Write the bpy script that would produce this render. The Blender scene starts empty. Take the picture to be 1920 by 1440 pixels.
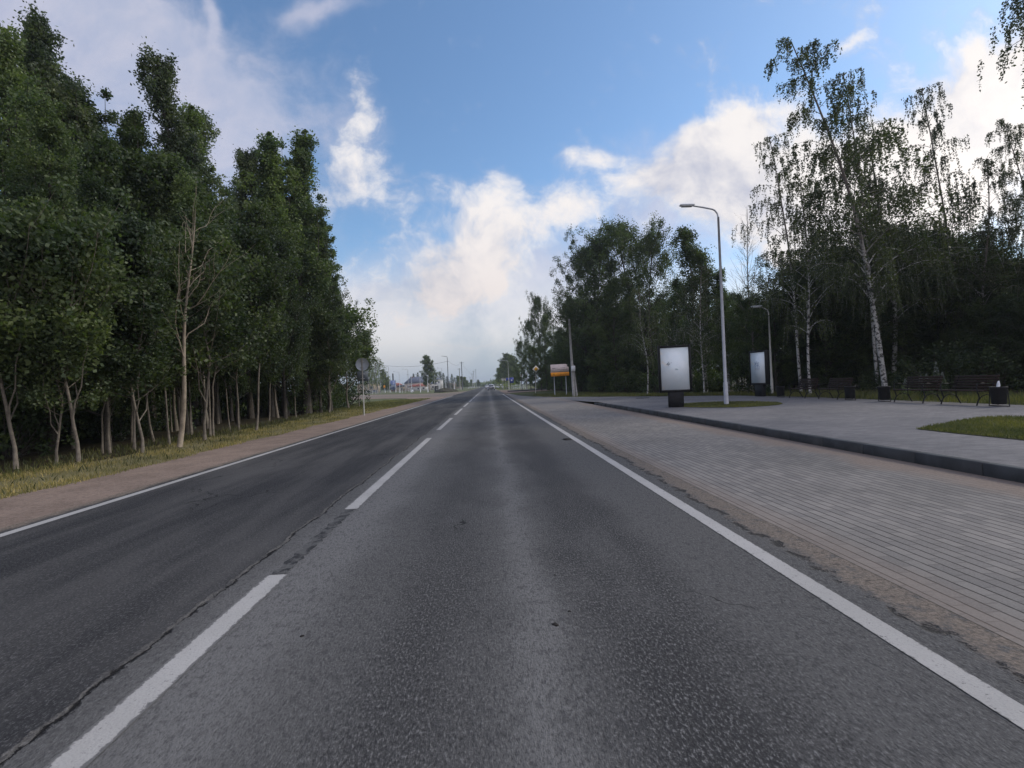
import bpy, math, random
import numpy as np
from mathutils import Vector, Matrix

# ------------------------------------------------------------------ camera
scene = bpy.context.scene
F = 950.0                      # focal length in pixels of the 1920 wide photograph
H = 1.39
YAW, ROLL = math.radians(2.71), math.radians(2.5)
fw = Vector((math.sin(YAW), math.cos(YAW), 0)); r0 = Vector((math.cos(YAW), -math.sin(YAW), 0)); z0 = Vector((0, 0, 1))
rt = r0 * math.cos(ROLL) - z0 * math.sin(ROLL)
up = r0 * math.sin(ROLL) + z0 * math.cos(ROLL)
cd = bpy.data.cameras.new('camera'); cam = bpy.data.objects.new('camera', cd); scene.collection.objects.link(cam)
cd.sensor_width = 36; cd.lens = 36 * F / 1920; cd.clip_start = 0.05; cd.clip_end = 6000
M = Matrix.Identity(4)
for i in range(3):
    M[i][0] = rt[i]; M[i][1] = up[i]; M[i][2] = -fw[i]
M[2][3] = H
cam.matrix_world = M
scene.camera = cam
EYE = Vector((0, 0, H))

def ray(px, py):
    return fw * F + rt * (px - 960) + up * (720 - py)
def gnd(px, py, z=0.0):
    d = ray(px, py); t = (z - H) / d.z
    return EYE + d * t
def at(px, py, Y):
    d = ray(px, py); return EYE + d * (Y / d.y)

# ------------------------------------------------------------------ light
SUN_AZ, SUN_EL = 72.0, 36.0      # degrees clockwise from +Y, above the horizon
sl = bpy.data.lights.new('sun', 'SUN'); so = bpy.data.objects.new('sun', sl); scene.collection.objects.link(so)
sl.energy = 2.0; sl.angle = math.radians(14); sl.color = (1.0, 0.93, 0.82)
sd = Vector((math.sin(math.radians(SUN_AZ)) * math.cos(math.radians(SUN_EL)), math.cos(math.radians(SUN_AZ)) * math.cos(math.radians(SUN_EL)), math.sin(math.radians(SUN_EL))))
so.rotation_euler = sd.to_track_quat('Z', 'Y').to_euler()
so.location = (60, 30, 60)
scene.view_settings.view_transform = 'Standard'; scene.view_settings.look = 'None'
scene.view_settings.exposure = 0.0; scene.view_settings.gamma = 1
scene.cycles.max_bounces = 5; scene.cycles.diffuse_bounces = 3; scene.cycles.glossy_bounces = 2
scene.cycles.transmission_bounces = 3; scene.cycles.transparent_max_bounces = 6
scene.cycles.sample_clamp_indirect = 4

world = bpy.data.worlds.new('World'); scene.world = world; world.use_nodes = True
wn = world.node_tree; wn.nodes.clear()

class G:
    """small node graph helper"""
    def __init__(s, tree): s.t = tree
    def n(s, typ, **kw):
        nd = s.t.nodes.new(typ)
        for k, v in kw.items(): setattr(nd, k, v)
        return nd
    def put(s, sock, v):
        if v is None: return
        if isinstance(v, bpy.types.NodeSocket): s.t.links.new(v, sock)
        else:
            if hasattr(sock, 'default_value'):
                dv = sock.default_value
                if hasattr(dv, '__len__') and not hasattr(v, '__len__'): v = (v,) * len(dv)
                elif hasattr(dv, '__len__') and len(dv) == 4 and len(v) == 3: v = tuple(v) + (1,)
                sock.default_value = v
    def m(s, op, a, b=None, c=None, clamp=False):
        nd = s.n('ShaderNodeMath', operation=op, use_clamp=clamp)
        s.put(nd.inputs[0], a); s.put(nd.inputs[1], b); s.put(nd.inputs[2], c)
        return nd.outputs[0]
    def vm(s, op, a, b=None):
        nd = s.n('ShaderNodeVectorMath', operation=op); s.put(nd.inputs[0], a); s.put(nd.inputs[1], b)
        return nd.outputs[0]
    def noise(s, vec, scale, detail=3, rough=0.5, dist=0.0, color=False):
        nd = s.n('ShaderNodeTexNoise'); s.put(nd.inputs['Vector'], vec)
        s.put(nd.inputs['Scale'], scale); s.put(nd.inputs['Detail'], detail); s.put(nd.inputs['Roughness'], rough); s.put(nd.inputs['Distortion'], dist)
        return nd.outputs['Color' if color else 'Fac']
    def ss(s, x, a, b):       # smoothstep
        nd = s.n('ShaderNodeMapRange', interpolation_type='SMOOTHSTEP')
        s.put(nd.inputs['Value'], x); s.put(nd.inputs['From Min'], a); s.put(nd.inputs['From Max'], b)
        return nd.outputs[0]
    def mix(s, f, a, b, mode='MIX'):
        nd = s.n('ShaderNodeMix', data_type='RGBA', blend_type=mode)
        s.put(nd.inputs[0], f); s.put(nd.inputs[6], a); s.put(nd.inputs[7], b)
        return nd.outputs[2]
    def comb(s, x, y, z):
        nd = s.n('ShaderNodeCombineXYZ'); s.put(nd.inputs[0], x); s.put(nd.inputs[1], y); s.put(nd.inputs[2], z)
        return nd.outputs[0]
    def sep(s, v):
        nd = s.n('ShaderNodeSeparateXYZ'); s.put(nd.inputs[0], v); return nd.outputs

SKY = 0.10
w = G(wn)
sky = w.n('ShaderNodeTexSky', sky_type='NISHITA', sun_disc=False)
sky.sun_elevation = math.radians(SUN_EL); sky.sun_rotation = math.radians(SUN_AZ)
sky.air_density = 1.0; sky.dust_density = 0.6; sky.ozone_density = 2.2
tc = w.n('ShaderNodeTexCoord')
dx, dy, dz = w.sep(tc.outputs['Generated'])
ys = w.m('MAXIMUM', dy, 0.12)
U = w.m('DIVIDE', dx, ys); V = w.m('DIVIDE', dz, ys)
uv = w.comb(U, V, 0)
warp = w.noise(uv, 3.0, 4, 0.55, color=True)
uvw = w.vm('ADD', uv, w.vm('MULTIPLY', w.vm('SUBTRACT', warp, (0.5, 0.5, 0.5)), (0.16, 0.16, 0)))
Uw, Vw, _ = w.sep(uvw)
fb = w.noise(uvw, 7.0, 9, 0.6)
fb2 = w.noise(w.vm('MULTIPLY', uvw, (1.0, 1.6, 1)), 2.6, 6, 0.55)
def blob(px, py, rx, ry, ang=0, amp=1.0, soft=1.0):
    """elliptical patch of cloud cover round a direction of the sky"""
    d = ray(px, py); u0, v0 = d.x / d.y, d.z / d.y
    a = math.radians(ang); c, s_ = math.cos(a), math.sin(a)
    du = w.m('SUBTRACT', Uw, u0); dv = w.m('SUBTRACT', Vw, v0)
    p = w.m('ADD', w.m('MULTIPLY', du, c * F / rx), w.m('MULTIPLY', dv, s_ * F / rx))
    q = w.m('ADD', w.m('MULTIPLY', du, -s_ * F / ry), w.m('MULTIPLY', dv, c * F / ry))
    r2 = w.m('ADD', w.m('MULTIPLY', p, p), w.m('MULTIPLY', q, q))
    return w.m('MULTIPLY', w.m('EXPONENT', w.m('MULTIPLY', r2, -soft)), amp)
def total(lst):
    t = lst[0]
    for x in lst[1:]: t = w.m('ADD', t, x)
    return t
# crisp, puffy clouds
puffy = total([
    blob(925, 400, 110, 75, 0, 0.9), blob(880, 510, 170, 80, 10, 0.9), blob(760, 560, 190, 90, 0, 0.55),
    blob(1300, 260, 110, 40, 12, 0.8), blob(1410, 215, 110, 45, 20, 0.9), blob(1340, 350, 240, 80, 10, .85), blob(1500, 350, 180, 120, 0, .8),
    blob(1780, 300, 260, 160, 25, 1.5), blob(1950, 180, 200, 110, 30, 1.2), blob(1600, 470, 260, 120, 0, 0.8),
    blob(1600, 85, 55, 26, 15, 0.55), blob(1840, 40, 30, 24, 60, 0.5), blob(1110, 290, 70, 26, 5, 0.36), blob(1230, 340, 90, 55, 0, 0.65),
    blob(1080, 390, 60, 40, 0, 0.35), blob(650, 270, 56, 130, -8, 0.40), blob(676, 110, 30, 100, -10, 0.34), blob(660, 340, 110, 60, 0, 0.5), blob(590, 400, 60, 40, 0, .4),
    blob(2300, 300, 330, 330, 0, 1.2)])
thin = total([
    blob(300, 150, 300, 130, -28, 0.95), blob(120, 20, 240, 70, -10, 0.8), blob(410, 250, 110, 90, -35, 0.75), blob(395, 20, 12, 60, 5, 0.6), blob(600, 10, 90, 24, 0, 0.6), blob(660, 250, 70, 170, -8, 0.22), blob(1250, 330, 150, 110, 10, 0.5),
    blob(700, 640, 330, 150, 0, 0.8), blob(1150, 420, 160, 90, 0, 0.4), blob(1000, 560, 300, 140, 0, 0.75), blob(1700, 600, 500, 160, 0, 1.0),
    blob(-400, 250, 500, 300, 0, 0.8)])
cov_p = w.ss(w.m('ADD', puffy, w.m('MULTIPLY', w.m('SUBTRACT', fb, 0.5), 2.7)), 0.16, 1.12)
streak = w.noise(w.vm('MULTIPLY', uvw, (1.0, 1.0, 1)), 5.0, 7, 0.62)
cov_t = w.m('MULTIPLY', w.ss(w.m('ADD', thin, w.m('MULTIPLY', w.m('SUBTRACT', streak, 0.5), 1.5)), 0.15, 1.05), 0.78)
# clouds elsewhere in the sky (behind the camera) so that the light stays even
back = w.ss(w.m('ADD', w.noise(tc.outputs['Generated'], 2.2, 6, 0.6), w.m('MULTIPLY', dy, -0.15)), 0.38, 0.60)
back = w.m('MULTIPLY', back, w.ss(dy, 0.25, 0.0))
cov = w.m('MAXIMUM', w.m('MAXIMUM', cov_p, cov_t), back)
shade = w.ss(w.m('ADD', fb2, w.m('MULTIPLY', w.m('SUBTRACT', fb, 0.5), 0.9)), 0.18, 0.58)
k = 1.0 / SKY
ccol = w.mix(shade, (0.50 * k, 0.53 * k, 0.66 * k), (0.95 * k, 0.91 * k, 0.90 * k))
ccol = w.mix(w.m('MULTIPLY', w.m('SUBTRACT', 1.0, w.ss(V, 0.03, 0.40)), w.ss(U, 0.6, 0.1)), ccol, w.mix(shade, (0.46 * k, 0.48 * k, 0.55 * k), (0.84 * k, 0.76 * k, 0.74 * k)))
# bright veil round the hidden sun
gl = blob(1960, 330, 330, 230, 0, 1.0)
ccol = w.mix(w.m('MULTIPLY', gl, 0.8), ccol, (1.25 * k, 1.18 * k, 1.12 * k))
thinness = w.m('MULTIPLY', w.m('SUBTRACT', 1.0, w.ss(w.m('SUBTRACT', cov_p, w.m('MULTIPLY', cov_t, 0.4)), 0.0, 0.5)), w.ss(V, 0.12, 0.3))
ccol = w.mix(w.m('MULTIPLY', thinness, 0.8), ccol, w.mix(w.ss(streak, .35, .65), (0.40 * k, 0.46 * k, 0.66 * k), (0.62 * k, 0.61 * k, 0.74 * k)))
skyc = w.mix(1.0, sky.outputs[0], (1.36, 1.56, 1.66), 'MULTIPLY')
col = w.mix(cov, skyc, ccol)
# low bluish air with pink bars just over the horizon
band = w.ss(V, 0.115, 0.0)
bars = w.ss(w.noise(w.vm('MULTIPLY', uvw, (2.0, 26.0, 1)), 1.6, 4, 0.5), 0.52, 0.68)
lowc = w.mix(w.m('MULTIPLY', bars, w.ss(V, 0.035, 0.08)), (0.36 * k, 0.43 * k, 0.54 * k), (0.60 * k, 0.50 * k, 0.51 * k))
col = w.mix(w.m('MULTIPLY', band, 0.9), col, lowc)
col = w.mix(w.ss(dy, 0.1, -0.4), col, w.mix(1.0, col, (1.38, 1.34, 1.30), 'MULTIPLY'))  # added brightness in the unseen sky behind the camera, lights surfaces facing it
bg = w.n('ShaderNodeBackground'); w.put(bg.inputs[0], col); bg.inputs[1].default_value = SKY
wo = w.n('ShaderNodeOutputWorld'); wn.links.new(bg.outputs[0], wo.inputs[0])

# ------------------------------------------------------------------ helpers
C = scene.collection
rng = np.random.default_rng(7)
random.seed(7)

def mat(name, col=(0.5, 0.5, 0.5), rough=0.7, var=0.15, scale=6.0, metal=0.0, spec=0.3, bump=0.0, bscale=None, coords='Object'):
    m = bpy.data.materials.new(name); m.use_nodes = True
    g = G(m.node_tree); b = m.node_tree.nodes['Principled BSDF']
    t = g.n('ShaderNodeTexCoord').outputs[coords]
    nz = g.noise(t, scale, 5, 0.6)
    lo = tuple(c * (1 - var) for c in col); hi = tuple(min(1, c * (1 + var)) for c in col)
    g.put(b.inputs['Base Color'], g.mix(g.ss(nz, 0.3, 0.7), lo, hi))
    b.inputs['Roughness'].default_value = rough; b.inputs['Metallic'].default_value = metal
    b.inputs['Specular IOR Level'].default_value = spec
    if bump:
        bn = g.n('ShaderNodeBump'); bn.inputs['Strength'].default_value = bump; bn.inputs['Distance'].default_value = 0.02
        g.put(bn.inputs['Height'], g.noise(t, bscale or scale * 4, 4, 0.6)); m.node_tree.links.new(bn.outputs[0], b.inputs['Normal'])
    return m

def mesh_np(name, V_, F_, m, smooth=False, fm=None):
    """V_ (n,3) array, F_ list of (k,n) int arrays"""
    me = bpy.data.meshes.new(name)
    V_ = np.asarray(V_, dtype=np.float32).reshape(-1, 3)
    Fs = [np.asarray(f, dtype=np.int32) for f in (F_ if isinstance(F_, list) else [F_]) if len(f)]
    me.vertices.add(len(V_)); me.vertices.foreach_set('co', V_.ravel())
    nl = sum(f.size for f in Fs); npoly = sum(len(f) for f in Fs)
    me.loops.add(nl); me.polygons.add(npoly)
    me.loops.foreach_set('vertex_index', np.concatenate([f.ravel() for f in Fs]))
    st = []; tot = []; o = 0
    for f in Fs:
        kk = f.shape[1]; st.append(o + np.arange(len(f)) * kk); tot.append(np.full(len(f), kk)); o += f.size
    me.polygons.foreach_set('loop_start', np.concatenate(st).astype(np.int32))
    me.polygons.foreach_set('loop_total', np.concatenate(tot).astype(np.int32))
    if smooth: me.polygons.foreach_set('use_smooth', np.ones(npoly, dtype=bool))
    for mm in (m if isinstance(m, (list, tuple)) else [m]): me.materials.append(mm)
    if fm is not None: me.polygons.foreach_set('material_index', np.asarray(fm, dtype=np.int32))
    me.update(calc_edges=True)
    return me

class MB:
    """collects boxes, tubes and plates into ONE mesh"""
    def __init__(s): s.v = []; s.q = []; s.t = []; s.n = 0; s.ng = []
    def add(s, v, q=(), t=(), ng=()):
        v = np.asarray(v, dtype=float).reshape(-1, 3); s.v.append(v)
        if len(q): s.q.append(np.asarray(q) + s.n)
        if len(t): s.t.append(np.asarray(t) + s.n)
        for p in ng: s.ng.append([i + s.n for i in p])
        s.n += len(v)
    def box(s, c, d, rz=0.0, bev=0.0, rx=0.0):
        hx, hy, hz = d[0] / 2, d[1] / 2, d[2] / 2
        if bev > 0:
            b = min(bev, hx * .9, hy * .9)
            ring = [(-hx + b, -hy), (hx - b, -hy), (hx, -hy + b), (hx, hy - b), (hx - b, hy), (-hx + b, hy), (-hx, hy - b), (-hx, -hy + b)]
            bz = min(b, hz * .9); lv = []
            f1 = 1 - bz / max(hx, 1e-6); f2 = 1 - bz / max(hy, 1e-6)
            for z, sx, sy in ((-hz, f1, f2), (-hz + bz, 1, 1), (hz - bz, 1, 1), (hz, f1, f2)):
                lv += [(x * sx, y * sy, z) for x, y in ring]
            v = np.array(lv); q = []
            for l in range(3):
                for i in range(8):
                    j = (i + 1) % 8; q.append((l * 8 + i, l * 8 + j, l * 8 + 8 + j, l * 8 + 8 + i))
            ng = [list(range(7, -1, -1)), list(range(24, 32))]
        else:
            v = np.array([(x, y, z) for z in (-hz, hz) for x, y in ((-hx, -hy), (hx, -hy), (hx, hy), (-hx, hy))])
            q = [(3, 2, 1, 0), (4, 5, 6, 7), (0, 1, 5, 4), (1, 2, 6, 5), (2, 3, 7, 6), (3, 0, 4, 7)]; ng = []
        if rx:
            cy, sy = math.cos(rx), math.sin(rx); v = v @ np.array([[1, 0, 0], [0, cy, sy], [0, -sy, cy]])
        if rz:
            cz, sz = math.cos(rz), math.sin(rz); v = v @ np.array([[cz, sz, 0], [-sz, cz, 0], [0, 0, 1]])
        s.add(v + np.array(c), q, (), ng); return s
    def tube(s, pts, rad, sides=6, caps=True):
        P = np.asarray(pts, dtype=float); n = len(P)
        R = np.full(n, rad, dtype=float) if np.isscalar(rad) else np.asarray(rad, dtype=float)
        T = np.gradient(P, axis=0); T /= (np.linalg.norm(T, axis=1, keepdims=True) + 1e-9)
        ref = np.array([0., 0, 1]) if abs(T[0][2]) < 0.9 else np.array([1., 0, 0])
        A = np.cross(T, ref); A /= (np.linalg.norm(A, axis=1, keepdims=True) + 1e-9); B = np.cross(T, A)
        a = np.linspace(0, 2 * math.pi, sides, endpoint=False)
        v = P[:, None, :] + R[:, None, None] * (np.cos(a)[None, :, None] * A[:, None, :] + np.sin(a)[None, :, None] * B[:, None, :])
        i = np.arange(n - 1)[:, None] * sides; j = np.arange(sides)[None, :]; j2 = (j + 1) % sides
        q = np.stack([i + j, i + j2, i + sides + j2, i + sides + j], -1).reshape(-1, 4)
        ng = [list(range(sides)), [(n - 1) * sides + x for x in range(sides - 1, -1, -1)]] if caps else []
        s.add(v.reshape(-1, 3), q, (), ng); return s
    def prism(s, poly, d, axis='y'):
        """closed outline in (a, z) extruded along the other axis by +-d/2 ; poly of 2d points"""
        n = len(poly); v = []
        for e in (-d / 2, d / 2):
            for a, b in poly: v.append((a, e, b) if axis == 'y' else ((e, a, b) if axis == 'x' else (a, b, e)))
        q = [(i, (i + 1) % n, n + (i + 1) % n, n + i) for i in range(n)]
        s.add(v, q, (), [list(range(n - 1, -1, -1)), list(range(n, 2 * n))]); return s
    def mesh(s, name, m, smooth=False):
        Vv = np.concatenate(s.v); bys = {}
        if s.q: bys[4] = [np.concatenate(s.q)]
        if s.t: bys.setdefault(3, []).append(np.concatenate(s.t))
        for p in s.ng: bys.setdefault(len(p), []).append(np.array([p]))
        return mesh_np(name, Vv, [np.concatenate(x) for x in bys.values()], m, smooth)
    def build(s, name, m, parent=None, smooth=False):
        return link(name, s.mesh(name, m, smooth), parent)

def link(name, me, parent=None, loc=None, rz=0):
    o = bpy.data.objects.new(name, me); C.objects.link(o)
    if parent: o.parent = parent
    if loc is not None: o.location = loc
    if rz: o.rotation_euler = (0, 0, rz)
    return o
def tag(o, label, cat, group=None, kind=None):
    o['label'] = label; o['category'] = cat
    if group: o['group'] = group
    if kind: o['kind'] = kind
    return o
def thing(name, label, cat, loc=(0, 0, 0), rz=0, group=None):
    o = bpy.data.objects.new(name, None); C.objects.link(o); o.empty_display_size = 0.2
    o.location = loc; o.rotation_euler = (0, 0, rz); return tag(o, label, cat, group)
def struct(name, me):
    o = link(name, me); o['kind'] = 'structure'; return o
def kids(o): return [c for c in bpy.data.objects if c.parent == o]
def dup(root, loc, rz=0, scale=1.0, label=None, group=None):
    r = root.copy(); C.objects.link(r); r.location = loc; r.rotation_euler = (0, 0, rz)
    r.scale = (scale,) * 3 if np.isscalar(scale) else scale
    if label: r['label'] = label
    if group: r['group'] = group
    for ch in kids(root):
        c = ch.copy(); C.objects.link(c); c.parent = r
        for g_ in kids(ch):
            d = g_.copy(); C.objects.link(d); d.parent = c
    return r

# ------------------------------------------------------------------ ground materials
def ground_mat(name, fn, rough=0.9, spec=0.10):
    m = bpy.data.materials.new(name); m.use_nodes = True
    g = G(m.node_tree); b = m.node_tree.nodes['Principled BSDF']
    p = g.n('ShaderNodeNewGeometry').outputs['Position']
    c, bh, bd = fn(g, p)
    g.put(b.inputs['Base Color'], c); b.inputs['Roughness'].default_value = rough; b.inputs['Specular IOR Level'].default_value = spec
    if bh is not None:
        bn = g.n('ShaderNodeBump'); bn.inputs['Strength'].default_value = 0.8; bn.inputs['Distance'].default_value = bd
        g.put(bn.inputs['Height'], bh); m.node_tree.links.new(bn.outputs[0], b.inputs['Normal'])
    return m
SAND = (0.20, 0.155, 0.125)
def f_asphalt(g, p):
    x, y, z = g.sep(p)
    wob = g.m('MULTIPLY', g.m('SUBTRACT', g.noise(p, 0.7, 4, 0.6), 0.5), 0.7)
    wob2 = g.m('MULTIPLY', g.m('SUBTRACT', g.noise(p, 5.0, 4, 0.65), 0.5), 0.3)
    xw = g.m('ADD', g.m('ADD', x, wob), g.m('MULTIPLY', wob2, 0.6))
    def band(c, wd, soft): return g.m('MULTIPLY', g.ss(xw, c - wd - soft, c - wd + soft), g.ss(xw, c + wd + soft, c + wd - soft))
    dark = g.m('ADD', g.m('MULTIPLY', band(-0.42, 0.28, 0.22), 0.75), band(0.86, 0.36, 0.22), clamp=True)
    dark = g.m('MULTIPLY', dark, g.ss(g.noise(g.vm('MULTIPLY', p, (1, 0.3, 1)), 1.3, 5, 0.65), 0.22, 0.55))
    pale = g.m('ADD', g.m('MULTIPLY', band(0.22, 0.10, 0.14), 0.8), band(-1.45, 0.30, 0.25), clamp=True)
    col = g.mix(dark, (0.108, 0.105, 0.102), (0.050, 0.049, 0.049))
    col = g.mix(pale, col, (0.175, 0.170, 0.165))
    # darker old surface of the other lane, left of the long joint
    jn = g.m('ADD', g.m('MULTIPLY', g.m('SUBTRACT', g.noise(g.comb(0, y, 0), 0.8, 3, 0.6), 0.5), 0.20), g.m('MULTIPLY', g.m('SUBTRACT', g.noise(p, 9.0, 5, 0.75), 0.5), 0.11))
    seam = g.m('ADD', -1.97, jn)
    L = g.ss(x, g.m('ADD', seam, 0.02), g.m('ADD', seam, -0.02))
    streak = g.noise(g.vm('MULTIPLY', p, (1.6, 0.16, 1)), 1.0, 6, 0.66)
    lcol = g.mix(g.ss(streak, 0.36, 0.64), (0.030, 0.030, 0.032), (0.078, 0.075, 0.073))
    col = g.mix(L, col, lcol)
    ridge = g.m('MULTIPLY', g.m('MULTIPLY', g.ss(x, g.m('ADD', seam, -0.05), g.m('ADD', seam, -0.03)), g.ss(x, g.m('ADD', seam, 0.0), g.m('ADD', seam, -0.012))), g.ss(g.noise(p, 3.5, 5, .75), 0.36, 0.60))
    col = g.mix(g.m('MULTIPLY', ridge, 0.6), col, (0.235, 0.215, 0.19))
    ds = g.m('ABSOLUTE', g.m('SUBTRACT', x, g.m('ADD', seam, 0.004)))
    crk = g.m('MULTIPLY', g.ss(ds, g.m('ADD', 0.006, g.m('MULTIPLY', g.ss(g.noise(p, 5.0, 3, 0.6), .4, .7), 0.03)), 0.003), g.ss(g.noise(p, 3.2, 5, 0.7), 0.38, 0.50))
    # aggregate
    pg = g.vm('MULTIPLY', p, (1, 0.45, 1))
    sp = g.noise(pg, 80, 3, 0.8); sp2 = g.noise(pg, 26, 3, 0.75)
    co = g.m('ADD', 0.55, g.m('MULTIPLY', dark, 0.45))
    col = g.mix(g.m('MULTIPLY', g.ss(sp, 0.50, 0.68), g.m('MULTIPLY', co, .85)), col, (0.25, 0.243, 0.238))
    col = g.mix(g.m('MULTIPLY', g.ss(sp, 0.47, 0.36), co), col, (0.028, 0.027, 0.029))
    col = g.mix(g.m('MULTIPLY', g.ss(sp2, 0.52, 0.34), 0.5), col, (0.045, 0.044, 0.046))
    st = g.noise(g.vm('MULTIPLY', p, (1, 0.35, 1)), 0.5, 5, 0.65)
    col = g.mix(g.m('MULTIPLY', g.ss(st, 0.50, 0.68), 0.35), col, (0.125, 0.119, 0.114))
    oil = g.ss(g.noise(p, 2.6, 5, .7), .66, .72)
    col = g.mix(g.m('MULTIPLY', oil, 0.45), col, (0.05, 0.048, 0.048))
    vo = g.n('ShaderNodeTexVoronoi', feature='DISTANCE_TO_EDGE'); g.put(vo.inputs['Vector'], g.vm('ADD', p, g.vm('MULTIPLY', g.noise(p, 3, 3, .6, color=True), (.5, .5, 0)))); vo.inputs['Scale'].default_value = 0.5
    hc = g.m('MULTIPLY', g.ss(vo.outputs[0], 0.007, 0.0015), g.ss(g.noise(p, 0.35, 2, .5), 0.56, 0.60))
    col = g.mix(g.m('MULTIPLY', hc, 0.9), col, (0.02, 0.02, 0.02))
    col = g.mix(crk, col, (0.016, 0.015, 0.015))
    # sand drifting over both edges
    xe = g.m('ADD', x, g.m('ADD', g.m('MULTIPLY', wob, 0.40), wob2))
    sr = g.ss(xe, 2.25, 2.40)
    sr = g.m('MULTIPLY', sr, g.ss(g.noise(p, 8, 5, .75), 0.30, 0.52))
    brk = g.m('MULTIPLY', g.m('MULTIPLY', g.ss(xe, 2.24, 2.28), g.ss(xe, 2.34, 2.29)), g.ss(g.noise(p, 6, 4, .7), .46, .54))
    slf = g.ss(g.m('ADD', x, g.m('ADD', g.m('MULTIPLY', wob, 0.3), wob2)), -5.42, -5.56)
    sand = g.mix(g.ss(g.noise(p, 40, 3, .7), .35, .65), (0.13, 0.108, 0.088), (0.28, 0.225, 0.18))
    sand = g.mix(g.m('MULTIPLY', g.ss(g.noise(p, 11, 5, .75), .56, .64), .8), sand, (0.06, 0.05, 0.042))
    col = g.mix(g.m('MAXIMUM', g.m('MULTIPLY', sr, 0.8), slf), col, sand)
    col = g.mix(g.m('MULTIPLY', brk, .8), col, (0.03, 0.028, 0.026))
    h = g.m('ADD', sp, g.m('MULTIPLY', sp2, 0.7)); h = g.m('SUBTRACT', h, g.m('MULTIPLY', g.m('ADD', crk, brk), 2.0)); h = g.m('ADD', h, g.m('MULTIPLY', ridge, 1.2))
    return col, h, 0.012
def f_sand(g, p):
    c = g.mix(g.ss(g.noise(p, 1.3, 5, .6), .35, .65), (0.225, 0.166, 0.132), (0.295, 0.218, 0.174))
    c = g.mix(g.m('MULTIPLY', g.ss(g.noise(p, 55, 3, .7), .5, .7), .6), c, (0.38, 0.32, 0.28))
    c = g.mix(g.m('MULTIPLY', g.ss(g.noise(p, 14, 4, .7), .52, .38), .4), c, (0.10, 0.08, 0.066))
    return c, g.noise(p, 40, 4, .7), 0.012
def f_pave(bay):
    def f(g, p):
        x, y, z = g.sep(p)
        yy = g.m('ADD', y, 0.0); xx = g.m('ADD', x, 0.0)
        if not bay: xx, yy = yy, xx                       # the square is laid crosswise
        row = g.m('FLOOR', g.m('DIVIDE', xx, 0.1))
        fx = g.m('MODULO', g.m('ADD', xx, 500.0), 0.1)
        off = g.m('MULTIPLY', g.m('MODULO', g.m('ADD', row, 5000.0), 2.0), 0.1)
        ya = g.m('ADD', g.m('ADD', yy, 500.0), off); fy = g.m('MODULO', ya, 0.2)
        wv = g.m('MULTIPLY', g.m('SUBTRACT', g.noise(p, 6, 3, .6), .5), 0.010)
        dxe = g.m('MINIMUM', g.m('ADD', fx, wv), g.m('SUBTRACT', 0.1, g.m('ADD', fx, wv)))
        dye = g.m('MINIMUM', fy, g.m('SUBTRACT', 0.2, fy))
        jl = g.m('MULTIPLY', g.ss(dxe, 0.010 if bay else 0.007, 0.003), g.m('ADD', 0.72, g.m('MULTIPLY', g.ss(g.noise(p, 3.0, 4, .7), .38, .55), .28))); jc = g.m('MULTIPLY', g.ss(dye, 0.005, 0.0015), 0.40 if bay else 0.5)
        j = g.m('MAXIMUM', jl, jc)
        wn_ = g.n('ShaderNodeTexWhiteNoise', noise_dimensions='2D'); g.put(wn_.inputs['Vector'], g.comb(row, g.m('FLOOR', g.m('DIVIDE', ya, 0.2)), 0))
        big = g.noise(p, 0.45, 5, .6)
        if bay: base = g.mix(g.ss(big, .35, .65), (0.180, 0.168, 0.155), (0.238, 0.220, 0.203))
        else: base = g.mix(g.ss(big, .35, .65), (0.140, 0.138, 0.145), (0.190, 0.182, 0.185))
        base = g.mix(1.0, base, g.mix(wn_.outputs[0], (0.80, 0.80, 0.81), (1.14, 1.13, 1.11)), 'MULTIPLY')
        base = g.mix(g.m('MULTIPLY', g.ss(g.noise(p, 90, 2, .6), .35, .6), .25), base, (0.33, 0.31, 0.29))
        base = g.mix(g.m('MULTIPLY', j, 0.92 if bay else 0.6), base, (0.045, 0.040, 0.038))
        stn = g.noise(p, 1.7, 6, .7)
        base = g.mix(g.m('MULTIPLY', g.ss(stn, .60, .72), .35), base, (0.10, 0.093, 0.088))
        if bay:
            wob = g.m('MULTIPLY', g.m('SUBTRACT', g.noise(p, 0.8, 5, .65), .5), 1.3)
            s_ = g.ss(g.m('ADD', x, wob), 5.15, 5.65)
            s2 = g.m('MULTIPLY', g.ss(g.m('ADD', x, g.m('MULTIPLY', wob, .3)), 2.95, 2.6), 0.5)
            base = g.mix(g.m('MULTIPLY', g.m('MAXIMUM', s_, s2), 0.88), base, g.mix(g.ss(g.noise(p, 30, 4, .7), .3, .7), (0.19, 0.15, 0.122), (0.27, 0.212, 0.175)))
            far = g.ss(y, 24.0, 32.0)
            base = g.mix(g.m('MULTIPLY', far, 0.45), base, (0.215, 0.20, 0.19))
        h = g.m('SUBTRACT', g.m('MULTIPLY', g.noise(p, 90, 3, .6), 0.25), j)
        return base, h, 0.006
    return f
def f_grass(c1, c2, c3):
    def f(g, p):
        c = g.mix(g.ss(g.noise(p, 0.8, 5, .65), .35, .65), c1, c2)
        c = g.mix(g.m('MULTIPLY', g.ss(g.noise(p, 12, 5, .7), .5, .7), .7), c, c3)
        return c, g.noise(p, 25, 5, .75), 0.05
    return f
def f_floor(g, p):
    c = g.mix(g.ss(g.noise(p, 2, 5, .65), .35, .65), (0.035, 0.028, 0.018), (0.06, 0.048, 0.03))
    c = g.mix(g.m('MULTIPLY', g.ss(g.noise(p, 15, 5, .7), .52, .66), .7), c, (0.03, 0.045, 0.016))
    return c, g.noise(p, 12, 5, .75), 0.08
M_ASPH = ground_mat('worn_asphalt', f_asphalt, 0.88, 0.12)
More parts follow.
